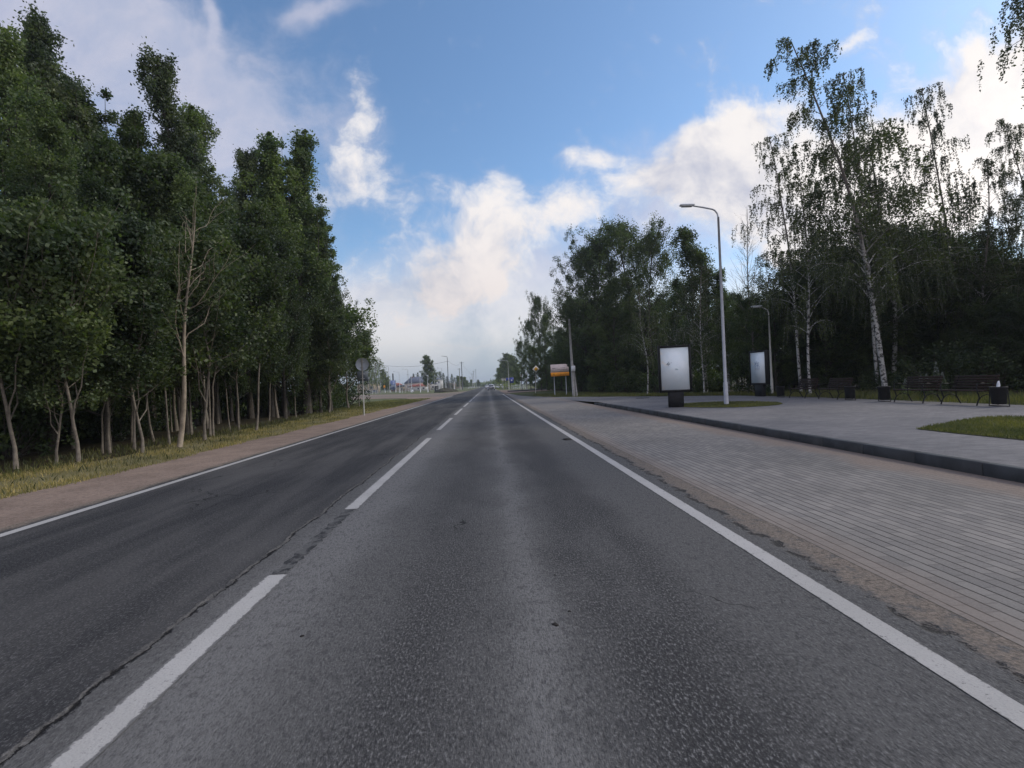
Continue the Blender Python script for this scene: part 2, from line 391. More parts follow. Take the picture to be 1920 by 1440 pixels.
M_SAND = ground_mat('sandy_shoulder', f_sand)
M_BAY = ground_mat('lay_by_pavers', f_pave(True), 0.85)
M_PLAZA = ground_mat('square_pavers', f_pave(False), 0.8)
M_GRASS = ground_mat('meadow_ground', f_grass((0.085, 0.10, 0.045), (0.14, 0.145, 0.07), (0.19, 0.18, 0.10)))
M_LAWN = ground_mat('lawn_ground', f_grass((0.055, 0.064, 0.026), (0.085, 0.09, 0.038), (0.11, 0.10, 0.05)))
M_DRY = ground_mat('dry_verge_ground', f_grass((0.16, 0.145, 0.065), (0.24, 0.21, 0.11), (0.29, 0.25, 0.15)))
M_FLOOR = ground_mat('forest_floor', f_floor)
def f_line(g, p):
    c = g.mix(g.ss(g.noise(p, 1.2, 5, .6), .3, .7), (0.38, 0.365, 0.345), (0.46, 0.44, 0.42))
    c = g.mix(g.m('MULTIPLY', g.ss(g.noise(p, 22, 5, .75), .59, .67), .85), c, (0.13, 0.127, 0.125))
    lx = g.m('MINIMUM', g.m('ABSOLUTE', g.m('SUBTRACT', g.sep(p)[0], 2.03)), g.m('MINIMUM', g.m('ABSOLUTE', g.m('SUBTRACT', g.sep(p)[0], -1.675)), g.m('ABSOLUTE', g.m('SUBTRACT', g.sep(p)[0], -5.30))))
    c = g.mix(g.m('MULTIPLY', g.ss(g.m('ADD', lx, g.m('MULTIPLY', g.m('SUBTRACT', g.noise(p, 16, 5, .75), .5), .07)), .063, .075), .85), c, (0.11, 0.107, 0.105))
    c = g.mix(g.m('MULTIPLY', g.ss(g.noise(p, 90, 2, .6), .55, .7), .35), c, (0.22, 0.215, 0.21))
    return c, g.noise(p, 75, 3, .7), 0.006
M_LINE = ground_mat('road_paint', f_line, 0.75)

# ------------------------------------------------------------------ ground sheets
def sheet(name, rows, m, z=0.0, zf=None):
    """rows: list of (y, x0, x1); ribbon between them"""
    n = 8; v = []; q = []
    for (y, a, b) in rows:
        for i in range(n + 1):
            x = a + (b - a) * i / n; v.append((x, y, z if zf is None else zf(x, y)))
    for r in range(len(rows) - 1):
        for i in range(n):
            a = r * (n + 1) + i; q.append((a, a + 1, a + n + 2, a + n + 1))
    return struct(name, mesh_np(name, v, np.array(q), m))
def poly_sheet(name, pts, m, z=0.0):
    v = [(p[0], p[1], z) for p in pts]
    a = sum(v[i][0] * v[(i + 1) % len(v)][1] - v[(i + 1) % len(v)][0] * v[i][1] for i in range(len(v)))
    if a < 0: v.reverse()
    return struct(name, mesh_np(name, v, np.array([list(range(len(v)))]), m))
def wig(y, s, a=0.08, f=1.0):
    return a * (math.sin(y * 0.9 * f + s) + 0.6 * math.sin(y * 2.3 * f + 2.1 * s) + 0.35 * math.sin(y * 5.1 * f + 3.3 * s))

B = 2500
struct('ground', mesh_np('ground', [(-B, -60, -0.06), (B, -60, -0.06), (B, 2 * B, -0.06), (-B, 2 * B, -0.06)], np.array([[0, 1, 2, 3]]), M_GRASS))
ys_ = [-8, 0, 6, 12, 20, 30, 45, 60, 80, 110, 150, 250, 500, 1000, 2000]
sheet('road', [(y, -5.62 if y < 60 else -5.7, 2.55) for y in ys_], M_ASPH, 0.0)
ysv = [-8 + i * 0.35 for i in range(210)]
sheet('road_shoulder', [(y, -7.35 - wig(y, 1.0, 0.07), -5.60) for y in ysv if y < 64], M_SAND, -0.006)
sheet('verge', [(y, (-11.5 if y < 30 else -11.5 - (y - 30) * 0.12), -7.2) for y in ysv if y < 62], M_DRY, -0.014)
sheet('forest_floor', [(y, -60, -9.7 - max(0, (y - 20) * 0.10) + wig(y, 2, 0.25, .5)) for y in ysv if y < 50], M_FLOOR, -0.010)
# side road joining from the left: wide mouth
sr_pts = [gnd(782, 750), gnd(760, 746.5), gnd(720, 746.8), gnd(690, 748), (-60, 70, 0), (-150, 150, 0), gnd(690, 740.2), gnd(720, 739.8), gnd(780, 738.8), gnd(830, 737.0), gnd(868, 734.0), (-5.6, 150, 0), (-5.6, 64, 0)]
poly_sheet('side_road', [(p[0], p[1]) for p in sr_pts], M_SAND, -0.030)
sr2 = [(-5.6, 70)] + [tuple(gnd(a_, b_))[:2] for a_, b_ in ((820, 743.4), (760, 744.6), (690, 745.6), (600, 748), (600, 744), (690, 741.2), (720, 740.8), (780, 739.8), (830, 738.0), (868, 734.8))] + [(-5.6, 140)]
poly_sheet('side_road_asphalt', sr2, M_ASPH, -0.022)
# lay-by and square on the right
kerb_end = 29.0
def xedge(y):
    if y < 24: return 15.2
    if y < 36: return 15.2 - (y - 24) * 0.17
    return 13.2 - (y - 36) * 0.62
def smooth(a, b, x):
    t = max(0, min(1, (x - a) / (b - a))); return t * t * (3 - 2 * t)
def zplaza(x, y): return 0.150 * (1 - smooth(27.5, 38.0, y)) + 0.002
yb = [-8 + i * 1.0 for i in range(61)]
sheet('lay_by', [(y, 2.55, 6.06) for y in yb if y < 50] + [(52, 2.55, 4.5), (60, 2.55, 3.6), (75, 2.55, 3.0)], M_BAY, 0.002)
sheet('plaza', [(y, 6.222 if y < kerb_end + .4 else 6.06, max(6.3, xedge(y))) for y in yb if y < 48], M_PLAZA, 0, zplaza)
M_KERB = mat('kerb_concrete', (0.060, 0.064, 0.068), 0.85, 0.22, 3.0, bump=0.3)
mk = MB()
y = -8.0
while y < kerb_end - 0.01:
    top = 0.163 - 0.06 * smooth(26.5, kerb_end, y + 1)
    mk.box((6.13, y + 0.4975, top / 2 - 0.03), (0.135, 0.992, top + 0.06), bev=0.012); y += 1.0
struct('kerb', mk.mesh('kerb', M_KERB))
# grass islands on the square
def ring_pts(c, rx, ry, n=40): return [(c[0] + rx * math.cos(t * 2 * math.pi / n), c[1] + ry * math.sin(t * 2 * math.pi / n)) for t in range(n)]
ic = gnd(1362, 758.5, 0.152)
ICX, ICY = ic.x, ic.y
IR = 2.0
poly_sheet('lamp_island', ring_pts((ICX, ICY), IR, 2.2), M_LAWN, 0.162)
pp = [gnd(1718, 805, .152), gnd(1775, 794, .152), gnd(1838, 784, .152), gnd(1880, 782, .152), gnd(1925, 783, .152), gnd(2100, 790, .152), gnd(2150, 850, .152), gnd(1920, 826, .152), gnd(1800, 814, .152)]
island2 = [(p.x, p.y) for p in pp]
poly_sheet('lawn_island', island2, M_LAWN, 0.162)
# lawn and wood floor behind the square
sheet('lawn', [(-8, 15.2, 24), (24, 15.2, 24), (36, 13.16, 21), (48, 5.8, 18), (56, 4.2, 14), (75, 3.0, 13), (110, 5.5, 13)], M_LAWN, 0.0, lambda x, y: 0.145 * (1 - smooth(27.5, 40, y)) - 0.02 * smooth(27, 40, y))
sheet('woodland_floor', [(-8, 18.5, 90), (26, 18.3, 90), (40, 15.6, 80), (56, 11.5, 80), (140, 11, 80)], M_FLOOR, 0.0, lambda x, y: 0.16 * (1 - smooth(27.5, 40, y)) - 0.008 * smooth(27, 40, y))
# far lay-by island and side access on the right
poly_sheet('side_access', [(2.55, 78), (9, 84), (14, 92), (30, 100), (30, 112), (14, 110), (2.55, 122)], M_SAND, -0.03 + 0.04)
mi = MB(); mi.prism([(4.2, 92), (9.5, 96), (12.5, 101), (9.5, 101.5), (5.2, 99), (3.6, 95)], 0.16, 'z')
io = mi.mesh('traffic_island', M_KERB); oo = struct('traffic_island', io); oo.location = (0, 0, 0.09)

# markings
def line_obj(name, x, y0, y1, wd=0.12, x2=None):
    n = max(2, int((y1 - y0) / 3)); rows = []
    for i in range(n + 1):
        yy = y0 + (y1 - y0) * i / n; xx = x + ((x2 or x) - x) * i / n; rows.append((yy, xx - wd / 2, xx + wd / 2))
    v = []; q = []
    for (yy, a, b) in rows: v += [(a, yy, 0.004), (b, yy, 0.004)]
    for i in range(n): q.append((2 * i, 2 * i + 1, 2 * i + 3, 2 * i + 2))
    return struct(name, mesh_np(name, v, np.array(q), M_LINE))
line_obj('edge_line', 2.03, -6, 72, 0.14)
line_obj('edge_line', -5.30, -6, 76, 0.13)
line_obj('edge_line', 2.1, 125, 900, 0.13); line_obj('edge_line', -5.3, 175, 900, 0.13)
CX = -1.675
for a, b in ((0.2, 3.98), (6.05, 14.05), (16.6, 22.5), (25, 31.5), (34, 41.5), (44, 52), (54.5, 62.5), (65, 73), (76, 84), (88, 96)):
    line_obj('centre_line', CX, a, b, 0.17)
for a in range(170, 700, 12): line_obj('centre_line', CX, a, a + 4, 0.15)
# worn off dash between two centre dashes: burnt dark asphalt
def f_scar(g, p):
    return g.mix(g.ss(g.noise(p, 9, 5, .75), .42, .56), (0.045, 0.045, 0.047), (0.12, 0.118, 0.115)), g.noise(p, 40, 4, .7), 0.015
M_SCAR = ground_mat('ground_off_marking', f_scar, 0.95)
v = []; q = []
nn = 30
for i in range(nn + 1):
    yy = 4.0 + 2.05 * i / nn; wl = 0.055 + 0.018 * math.sin(i * 1.9); wr = 0.055 + 0.018 * math.sin(i * 2.7 + 1)
    v += [(CX - wl, yy, 0.003), (CX + wr, yy, 0.003)]
for i in range(nn): q.append((2 * i, 2 * i + 1, 2 * i + 3, 2 * i + 2))
struct('worn_marking', mesh_np('worn_marking', v, np.array(q), M_SCAR))
# tar blots and clods on the road
M_TAR = mat('dark_clod', (0.022, 0.019, 0.017), 0.95, 0.3, 30)
def clod(px, py, r, label):
    p = gnd(px, py); n1, n2 = 9, 5; v = []; q = []
    for j in range(n2):
        for i in range(n1):
            a = i * 2 * math.pi / n1; ph = (j / (n2 - 1)) * math.pi / 2; rr = r * (1 + 0.45 * random.uniform(-1, 1)) * math.cos(ph)
            v.append((rr * math.cos(a), rr * 1.2 * math.sin(a), r * 0.28 * math.sin(ph)))
    for j in range(n2 - 1):
        for i in range(n1): q.append((j * n1 + i, j * n1 + (i + 1) % n1, (j + 1) * n1 + (i + 1) % n1, (j + 1) * n1 + i))
    o = link('dirt_clod', mesh_np('dirt_clod', v, np.array(q), M_TAR, True), None, (p.x, p.y, 0.0)); tag(o, label, 'dirt clod')
clod(1041, 1171, 0.020, 'dark clod of dirt on the right lane, biggest near the camera')
clod(1068, 1146, 0.010, 'tiny dark speck of dirt just beyond the biggest clod on the right lane')
clod(1040, 1078, 0.008, 'small dark speck on the pale strip of the right lane, farther than the biggest clod')
clod(566, 1192, 0.012, 'dark speck of dirt on the asphalt just right of the nearest centre dash')
clod(1064, 824, 0.11, 'flat black scrap lying beside the right edge line')

# ------------------------------------------------------------------ grass blades
def blade_mesh(name, P, hmin, hmax, wd, m, lean=0.5, curl=True):
    n = len(P); h = rng.uniform(hmin, hmax, n); a = rng.uniform(0, 2 * math.pi, n); l = rng.uniform(0, lean, n) * h; b = rng.uniform(0, 2 * math.pi, n)
    s = np.stack([np.cos(b), np.sin(b), np.zeros(n)], 1) * wd * rng.uniform(.6, 1.4, n)[:, None]
    d = np.stack([np.cos(a) * l, np.sin(a) * l, h], 1)
    mid = P + d * 0.55 * np.array([0.6, 0.6, 1.0]); tip = P + d
    v = np.stack([P - s, P + s, mid + s * .7, mid - s * .7, tip], 1).reshape(-1, 3)
    i = np.arange(n)[:, None] * 5
    return mesh_np(name, v, [i + np.array([[0, 1, 2, 3]]), i + np.array([[3, 2, 4]])], m)
def leaf_mat(name, c1, c2, trans=0.35, rough=0.55, objvar=0.36):
    m = bpy.data.materials.new(name); m.use_nodes = True; nt = m.node_tree; nt.nodes.clear(); g = G(nt)
    geo = g.n('ShaderNodeNewGeometry'); oi = g.n('ShaderNodeObjectInfo')
    c = g.mix(geo.outputs['Random Per Island'], c1, c2)
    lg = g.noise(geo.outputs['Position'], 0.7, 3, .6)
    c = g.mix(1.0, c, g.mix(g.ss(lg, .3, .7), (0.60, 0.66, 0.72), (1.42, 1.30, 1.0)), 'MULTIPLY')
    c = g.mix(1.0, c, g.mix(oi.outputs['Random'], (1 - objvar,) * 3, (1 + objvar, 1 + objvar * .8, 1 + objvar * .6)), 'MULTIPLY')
    p = g.n('ShaderNodeBsdfPrincipled'); g.put(p.inputs['Base Color'], c); p.inputs['Roughness'].default_value = rough; p.inputs['Specular IOR Level'].default_value = 0.35
    t = g.n('ShaderNodeBsdfTranslucent'); g.put(t.inputs[0], g.mix(1.0, c, (1.25, 1.5, 0.6), 'MULTIPLY'))
    mx = g.n('ShaderNodeMixShader'); mx.inputs[0].default_value = trans
    nt.links.new(p.outputs[0], mx.inputs[1]); nt.links.new(t.outputs[0], mx.inputs[2])
    o = g.n('ShaderNodeOutputMaterial'); nt.links.new(mx.outputs[0], o.inputs[0]); return m
M_BL_DRY = leaf_mat('dry_grass_blades', (0.13, 0.135, 0.058), (0.32, 0.27, 0.155), 0.3)
M_BL_GRN = leaf_mat('green_grass_blades', (0.060, 0.076, 0.028), (0.145, 0.145, 0.06), 0.3)
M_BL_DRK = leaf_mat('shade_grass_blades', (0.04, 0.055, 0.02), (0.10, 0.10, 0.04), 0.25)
def scatter_strip(n, f0, f1, y0, y1, zf, pw=1.0):
    yy = y0 + (y1 - y0) * rng.uniform(0, 1, n) ** pw; u = rng.uniform(0, 1, n)
    a = np.array([f0(t) for t in yy]); b = np.array([f1(t) for t in yy]); xx = a + (b - a) * u
    return np.stack([xx, yy, np.array([zf(x, t) for x, t in zip(xx, yy)])], 1)
P = scatter_strip(52000, lambda t: -9.9 - max(0, t - 30) * .12, lambda t: -7.22 - wig(t, 1.0, .07), 5.5, 60, lambda x, t: -0.015, 1.5)
dn = np.sin(P[:, 0] * 2.1 + np.sin(P[:, 1] * .9)) * np.sin(P[:, 1] * 1.3 + P[:, 0]) + rng.normal(size=len(P)) * .45
P = P[dn > -.35]
tag(link('verge_grass', blade_mesh('verge_grass', P, 0.02, 0.11, 0.006, M_BL_DRY, 0.9)), 'dry yellow-green grass on the verge left of the sandy shoulder', 'grass', kind='stuff')
P = scatter_strip(1000, lambda t: -9.9 - max(0, t - 30) * .12, lambda t: -7.5, 6, 60, lambda x, t: -0.015, 1.4)
tag(link('verge_weeds', blade_mesh('verge_weeds', P, 0.06, 0.18, 0.012, M_BL_GRN, 1.1)), 'scattered broad-leaved weeds in the dry verge grass on the left', 'weeds', kind='stuff')
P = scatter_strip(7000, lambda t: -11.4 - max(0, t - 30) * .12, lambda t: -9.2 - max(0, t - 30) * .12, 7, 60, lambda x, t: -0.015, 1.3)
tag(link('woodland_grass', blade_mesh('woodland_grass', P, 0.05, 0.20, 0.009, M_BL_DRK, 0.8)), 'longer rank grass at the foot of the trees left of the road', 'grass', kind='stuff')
# lamp island
a = rng.uniform(0, 2 * math.pi, 9000); r = np.sqrt(rng.uniform(0, 1, 9000))
P = np.stack([ICX + r * IR * np.cos(a), ICY + r * 2.2 * np.sin(a), np.full(9000, .16)], 1)
tag(link('island_grass', blade_mesh('island_grass', P, 0.02, 0.06, 0.007, M_BL_GRN, 0.9)), 'short grass of the oval island round the tall street lamp', 'grass', kind='stuff')
def inpoly(x, y, poly):
    c = False; n = len(poly); j = n - 1
    for i in range(n):
        if (poly[i][1] > y) != (poly[j][1] > y) and x < (poly[j][0] - poly[i][0]) * (y - poly[i][1]) / (poly[j][1] - poly[i][1]) + poly[i][0]: c = not c
        j = i
    return c
bx = [min(p[0] for p in island2), max(p[0] for p in island2), min(p[1] for p in island2), max(p[1] for p in island2)]
L = []
while len(L) < 16000:
    x, y = random.uniform(bx[0], bx[1]), random.uniform(bx[2], bx[3])
    if inpoly(x, y, island2): L.append((x, y, .16))
tag(link('island_grass', blade_mesh('island_grass', np.array(L), 0.02, 0.07, 0.006, M_BL_GRN, 0.9)), 'short grass of the pointed lawn in front of the right-hand benches', 'grass', kind='stuff')
zl = lambda x, y: 0.145 * (1 - smooth(27.5, 40, y)) - 0.02 * smooth(27, 40, y)
P = scatter_strip(30000, lambda t: xedge(t) + .02 if t < 48 else 5.2, lambda t: 19.5 if t < 30 else 16.0 - (t - 30) * .15, 8, 60, zl, 1.2)
tag(link('lawn_grass', blade_mesh('lawn_grass', P, 0.05, 0.28, 0.009, M_BL_GRN, 0.8)), 'uncut green grass between the paved square and the dark wood', 'grass', kind='stuff')
P = scatter_strip(9000, lambda t: -13.2, lambda t: -7.3, 38, 66, lambda x, t: -0.015, 1.0)
tag(link('corner_grass', blade_mesh('corner_grass', P, 0.04, 0.16, 0.012, M_BL_GRN, 0.8)), 'greener grass on the corner where the side road leaves on the left', 'grass', kind='stuff')

# ------------------------------------------------------------------ trees
M_BARK = mat('grey_brown_bark', (0.055, 0.047, 0.038), 0.95, 0.35, 9, bump=0.6, bscale=30)
M_PALE = mat('pale_dead_bark', (0.30, 0.245, 0.18), 0.85, 0.25, 7, bump=0.3, bscale=25)
M_STEM = mat('pale_sapling_bark', (0.17, 0.145, 0.115), 0.9, 0.3, 7, bump=0.3, bscale=25)
def birch_bark():
    m = bpy.data.materials.new('birch_bark'); m.use_nodes = True; g = G(m.node_tree); b = m.node_tree.nodes['Principled BSDF']
    t = g.n('ShaderNodeTexCoord').outputs['Object']; x, y, z = g.sep(t)
    n1 = g.noise(g.vm('MULTIPLY', t, (5.0, 5.0, 7.5)), 1.0, 5, .7)
    n2 = g.noise(t, 1.6, 4, .7)
    mk_ = g.m('MAXIMUM', g.ss(n1, .50, .55), g.m('MULTIPLY', g.ss(n2, .5, .6), g.ss(z, 3.0, 0.2)))
    c = g.mix(mk_, g.mix(n2, (0.34, 0.33, 0.31), (0.46, 0.45, 0.42)), (0.035, 0.032, 0.03))
    c = g.mix(g.ss(z, 5.5, 10), c, (0.16, 0.13, 0.11))
    g.put(b.inputs['Base Color'], c); b.inputs['Roughness'].default_value = .8; return m
M_BIRCH = birch_bark()
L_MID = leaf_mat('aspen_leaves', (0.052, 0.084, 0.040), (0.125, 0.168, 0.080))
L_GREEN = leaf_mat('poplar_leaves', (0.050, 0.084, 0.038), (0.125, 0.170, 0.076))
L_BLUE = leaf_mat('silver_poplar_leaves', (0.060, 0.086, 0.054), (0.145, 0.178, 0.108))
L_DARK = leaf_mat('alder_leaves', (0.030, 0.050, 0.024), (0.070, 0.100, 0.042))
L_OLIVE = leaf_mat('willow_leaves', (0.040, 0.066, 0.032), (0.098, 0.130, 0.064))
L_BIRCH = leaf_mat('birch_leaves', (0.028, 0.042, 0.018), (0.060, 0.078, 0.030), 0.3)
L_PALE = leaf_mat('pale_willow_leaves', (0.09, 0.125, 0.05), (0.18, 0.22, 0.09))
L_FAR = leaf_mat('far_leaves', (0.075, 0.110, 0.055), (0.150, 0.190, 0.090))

def leaves(Cn, R, cnt, size, m, name='crown', flat=0.0, aspect=0.62, squash=(1, 1, 1)):
    """cnt leaves round each centre, as small kite shaped faces"""
    Cn = np.asarray(Cn); n = len(Cn); N = n * cnt
    c = np.repeat(Cn, cnt, 0); rr = np.repeat(np.asarray(R, dtype=float), cnt)
    d = rng.normal(size=(N, 3)); d /= np.linalg.norm(d, axis=1, keepdims=True); rr = rr * np.where(rng.uniform(size=N) < .16, rng.uniform(1.1, 1.75, N), 1.0)
    pos = c + d * (rr * rng.uniform(0.0, 1, N) ** 0.5)[:, None] * np.array(squash)
    return kites(pos, size, m, name, flat, aspect)
def kites(pos, size, m, name='crown', flat=0.0, aspect=0.62, down=0.0):
    N = len(pos)
    a = rng.normal(size=(N, 3)); a[:, 2] *= (1 - flat); a[:, 2] -= down; a /= np.linalg.norm(a, axis=1, keepdims=True)
    b = np.cross(a, rng.normal(size=(N, 3))); b /= np.linalg.norm(b, axis=1, keepdims=True)
    s = size * rng.uniform(0.65, 1.35, N)[:, None]
    v = np.stack([pos - a * s, pos + b * s * aspect - a * s * .1, pos + a * s, pos - b * s * aspect - a * s * .1], 1).reshape(-1, 3)
    return mesh_np(name, v, np.arange(4 * N).reshape(-1, 4), m)

def broadleaf(name, label, seed, Ht, base, wid, nb, leafm, bark, cnt=38, lsize=0.065, rise=0.9, lean=0.0, tr=0.0095, tuft=0.46, top=0.25, sub=3, wob=0.15, prof=None, fork=0, leaders=0, lspread=1.4):
    """trunk with rising limbs and leaf tufts; prof(t) crown half width fraction at crown fraction t"""
    global rng
    rs = np.random.default_rng(seed); rng = np.random.default_rng(seed + 100)
    prof = prof or (lambda t: (math.sin(math.pi * min(1, t * 0.86 + 0.13)) ** 0.75) * (1 - 0.35 * t))
    t = thing(name, label, 'tree')
    tb = MB(); n = 12
    zz = np.linspace(0, Ht * 0.97, n)
    ang = rs.uniform(0, 6.28)
    pa = np.stack([np.sin(zz / Ht * 5 + ang) * wob * zz / Ht * 3 + lean * zz / Ht * math.cos(ang), np.cos(zz / Ht * 4 + ang) * wob * zz / Ht * 3 + lean * zz / Ht * math.sin(ang), zz], 1)
    pa[:, :2] += np.cumsum(rs.normal(size=(n, 2)), 0) * wob * .45 * (1.0 if Ht < 12 else .5)
    pa[:, :2] -= pa[0, :2]
    R0 = Ht * tr; rad = R0 * (1 - 0.92 * (zz / Ht)) + 0.008; rad[0] *= 1.35
    tb.tube(pa, rad, 8)
    cs = []; rr = []
    def trunk(z): return np.array([np.interp(z, zz, pa[:, 0]), np.interp(z, zz, pa[:, 1]), z])
    for i in range(fork):
        z0_ = Ht * (.10 + .22 * rs.uniform() if fork > 1 else .36); az = ang + 1.2 + i * 2.6; b0 = trunk(z0_); L_ = Ht * .40
        pts = [b0 + np.array([math.cos(az), math.sin(az), 0]) * L_ * .42 * u ** .7 + np.array([0, 0, L_ * u]) + rs.normal(size=3) * .03 * (u > 0) for u in (0, .2, .4, .6, .8, 1)]
        tb.tube(pts, np.linspace(R0 * .62, .008, 6), 6)
        for u_ in (3, 4, 5): cs.append(pts[u_]); rr.append(tuft * rs.uniform(.7, 1.1)); cs.append(pts[u_] + rs.normal(size=3) * .3); rr.append(tuft * rs.uniform(.5, .9))
    for i in range(leaders):                       # steep side leaders that break the outline into several tops
        z0_ = Ht * rs.uniform(.22, .50); z1_ = Ht * rs.uniform(.66, .93); az = i * 6.283 / leaders + rs.uniform(-.5, .5); b0 = trunk(z0_)
        off = lspread * rs.uniform(.65, 1.15) * (1.15 - .5 * z1_ / Ht)
        pts = [b0 + np.array([math.cos(az) * off * u ** .55, math.sin(az) * off * u ** .55, (z1_ - z0_) * u]) + rs.normal(size=3) * .06 * (u > 0) for u in np.linspace(0, 1, 9)]
        tb.tube(pts, np.linspace(R0 * .45, .006, 9), 5)
        for j in range(3, 9):
            for q in range(3 if j < 8 else 1):
                sa = rs.uniform(0, 6.28); sL = (.75 * (1.12 - j / 8.0) + .12) * rs.uniform(.5, 1.3)
                e = pts[j] + np.array([math.cos(sa) * sL, math.sin(sa) * sL, sL * .8]); tb.tube([pts[j], e], [.012, .004], 4, False)
                cs.append(e); rr.append(tuft * rs.uniform(.5, .95)); cs.append((e + pts[j]) / 2); rr.append(tuft * rs.uniform(.4, .7))
    for i in range(nb):
        f = (i + rs.uniform(0, 1)) / nb; z = base + (Ht * 0.96 - base) * f
        L_ = wid * prof(f) * rs.uniform(0.5, 1.38) + 0.25
        az = i * 2.4 + rs.uniform(-.5, .5); el = math.radians(rs.uniform(15, 50)) * rise + f * 0.5
        o = trunk(z * 0.97 if z > base * 1.1 else z)
        h_ = np.array([math.cos(az), math.sin(az), 0])
        pts = [o]; ce = el; p = o.copy(); st = 5
        for s in range(st):
            ce = min(1.45, ce + 0.13 * rise); p = p + (h_ * math.cos(ce) + np.array([0, 0, math.sin(ce)])) * L_ / st * 1.1 + rs.normal(size=3) * 0.05 * L_ / st
            pts.append(p.copy())
        br = max(0.012, R0 * 0.34 * (1 - 0.75 * f) * min(1.2, L_ / wid + .3))
        tb.tube(pts, np.linspace(br, 0.006, len(pts)), 5, False)
        for s in range(3 if L_ > 1.0 else 2, st + 1):
            cs.append(pts[s] + rs.normal(size=3) * .06); rr.append(tuft * rs.uniform(.75, 1.35))
        for q in range(sub):
            k_ = rs.uniform(1.2, st - .2); i0 = int(k_); b0 = pts[i0] + (pts[min(i0 + 1, st)] - pts[i0]) * (k_ - i0)
            sa = az + rs.uniform(-1.3, 1.3); sL = L_ * rs.uniform(.25, .5) + .15; se = ce * rs.uniform(.2, 1.0)
            e = b0 + np.array([math.cos(sa) * math.cos(se), math.sin(sa) * math.cos(se), math.sin(se)]) * sL
            m_ = (b0 + e) / 2 + np.array([0, 0, -0.03 * sL])
            tb.tube([b0, m_, e], [br * .45, br * .3, 0.004], 4, False)
            cs.append(e); rr.append(tuft * rs.uniform(.55, 1.1)); cs.append(m_ + rs.normal(size=3) * .12); rr.append(tuft * rs.uniform(.4, .8))
    for s in range(int(3 + top * 8)):
        cs.append(trunk(Ht * 0.97 - s * 0.28) + rs.normal(size=3) * [.05 + .03 * s, .05 + .03 * s, .1]); rr.append(tuft * (0.25 + 0.07 * s))
    tb.build('trunk', bark, t, True)
    link('crown', leaves(cs, rr, cnt, lsize, leafm, squash=(1, 1, 1.15)), t)
    return t

def birch(name, label, seed, Ht, base, wid, nb, lean=(0, 0), strands=9, slen=2.2, leafm=None, lsize=0.05, r0=0.16, spray=1.0, gap=0.075):
    """weeping birch: arching limbs with long hanging strings of small leaves"""
    global rng
    rs = np.random.default_rng(seed); rng = np.random.default_rng(seed + 50)
    t = thing(name, label, 'tree'); tb = MB(); n = 14
    zz = np.linspace(0, Ht * .97, n); fz = zz / Ht
    pa = np.stack([lean[0] * fz ** 1.9 + 0.12 * np.sin(fz * 9 + seed), lean[1] * fz ** 1.9 + 0.12 * np.cos(fz * 7 + seed), zz], 1); pa[:, :2] -= pa[0, :2]
    tb.tube(pa, r0 * (1 - .93 * fz) + .012, 9)
    tr_ = lambda z: np.array([np.interp(z, zz, pa[:, 0]), np.interp(z, zz, pa[:, 1]), z])
    pos = []
    tw = MB()
    for i in range(nb):
        f = (i + rs.uniform(0, 1)) / nb; z = base + (Ht * .97 - base) * f
        L_ = wid * (.10 + .90 * (1 - f) ** .85) * min(1, .55 + f * 2.2) * rs.choice([.5, .75, .9, 1.1, 1.3]) + .35
        az = i * 2.4 + rs.uniform(-.6, .6); e0 = rs.uniform(.55, 1.15); h_ = np.array([math.cos(az), math.sin(az), 0])
        p = tr_(z); pts = [p]; st = 8
        for s in range(st):
            e = e0 - (s / st) ** 1.6 * (e0 + 0.75); p = p + (h_ * math.cos(e) + np.array([0, 0, math.sin(e)])) * L_ * 1.25 / st + rs.normal(size=3) * .04 * L_ / st; pts.append(p.copy())
        br = max(.010, r0 * .33 * (1 - .75 * f)); tb.tube(pts, np.linspace(br, .005, st + 1), 5, False)
        pts = np.array(pts)
        for q in range(strands + int(L_ * 1.5)):
            k_ = (1 - rs.uniform(0, .85) ** 1.5) * st; i0 = min(st - 1, int(k_)); b0 = pts[i0] + (pts[i0 + 1] - pts[i0]) * (k_ - i0)
            b0 = b0 + np.array([rs.normal(), rs.normal(), 0]) * (.05 + .07 * L_) * spray
            sl_ = slen * rs.uniform(.25, 1.0) * (.45 + .55 * (1 - f)) ; ns = max(3, int(sl_ / gap))
            tt = np.linspace(0, 1, ns); dr = rs.normal(size=2) * .10
            sp = np.stack([b0[0] + h_[0] * .12 * tt * sl_ + dr[0] * tt, b0[1] + h_[1] * .12 * tt * sl_ + dr[1] * tt, b0[2] + .12 * np.sin(tt * 2.2) - sl_ * tt ** 1.15], 1)
            keep = rs.uniform(size=ns) < .93
            for _ in range(2): pos.append(sp[keep] + rs.normal(size=(keep.sum(), 3)) * .045)
            tw.tube([sp[0], sp[ns // 2], sp[-1]], [.005, .004, .002], 3, False)
    # twigs belong to the limb mesh
    for vv, qq in ((tw.v, tw.q),):
        off = tb.n
        for a_ in vv: tb.v.append(a_); tb.n += len(a_)
        for q_ in qq: tb.q.append(q_ + off)
    tb.build('trunk', M_BIRCH, t, True)
    link('crown', kites(np.concatenate(pos), lsize, leafm or L_BIRCH, 'crown', 0, .6, .5), t)
    return t

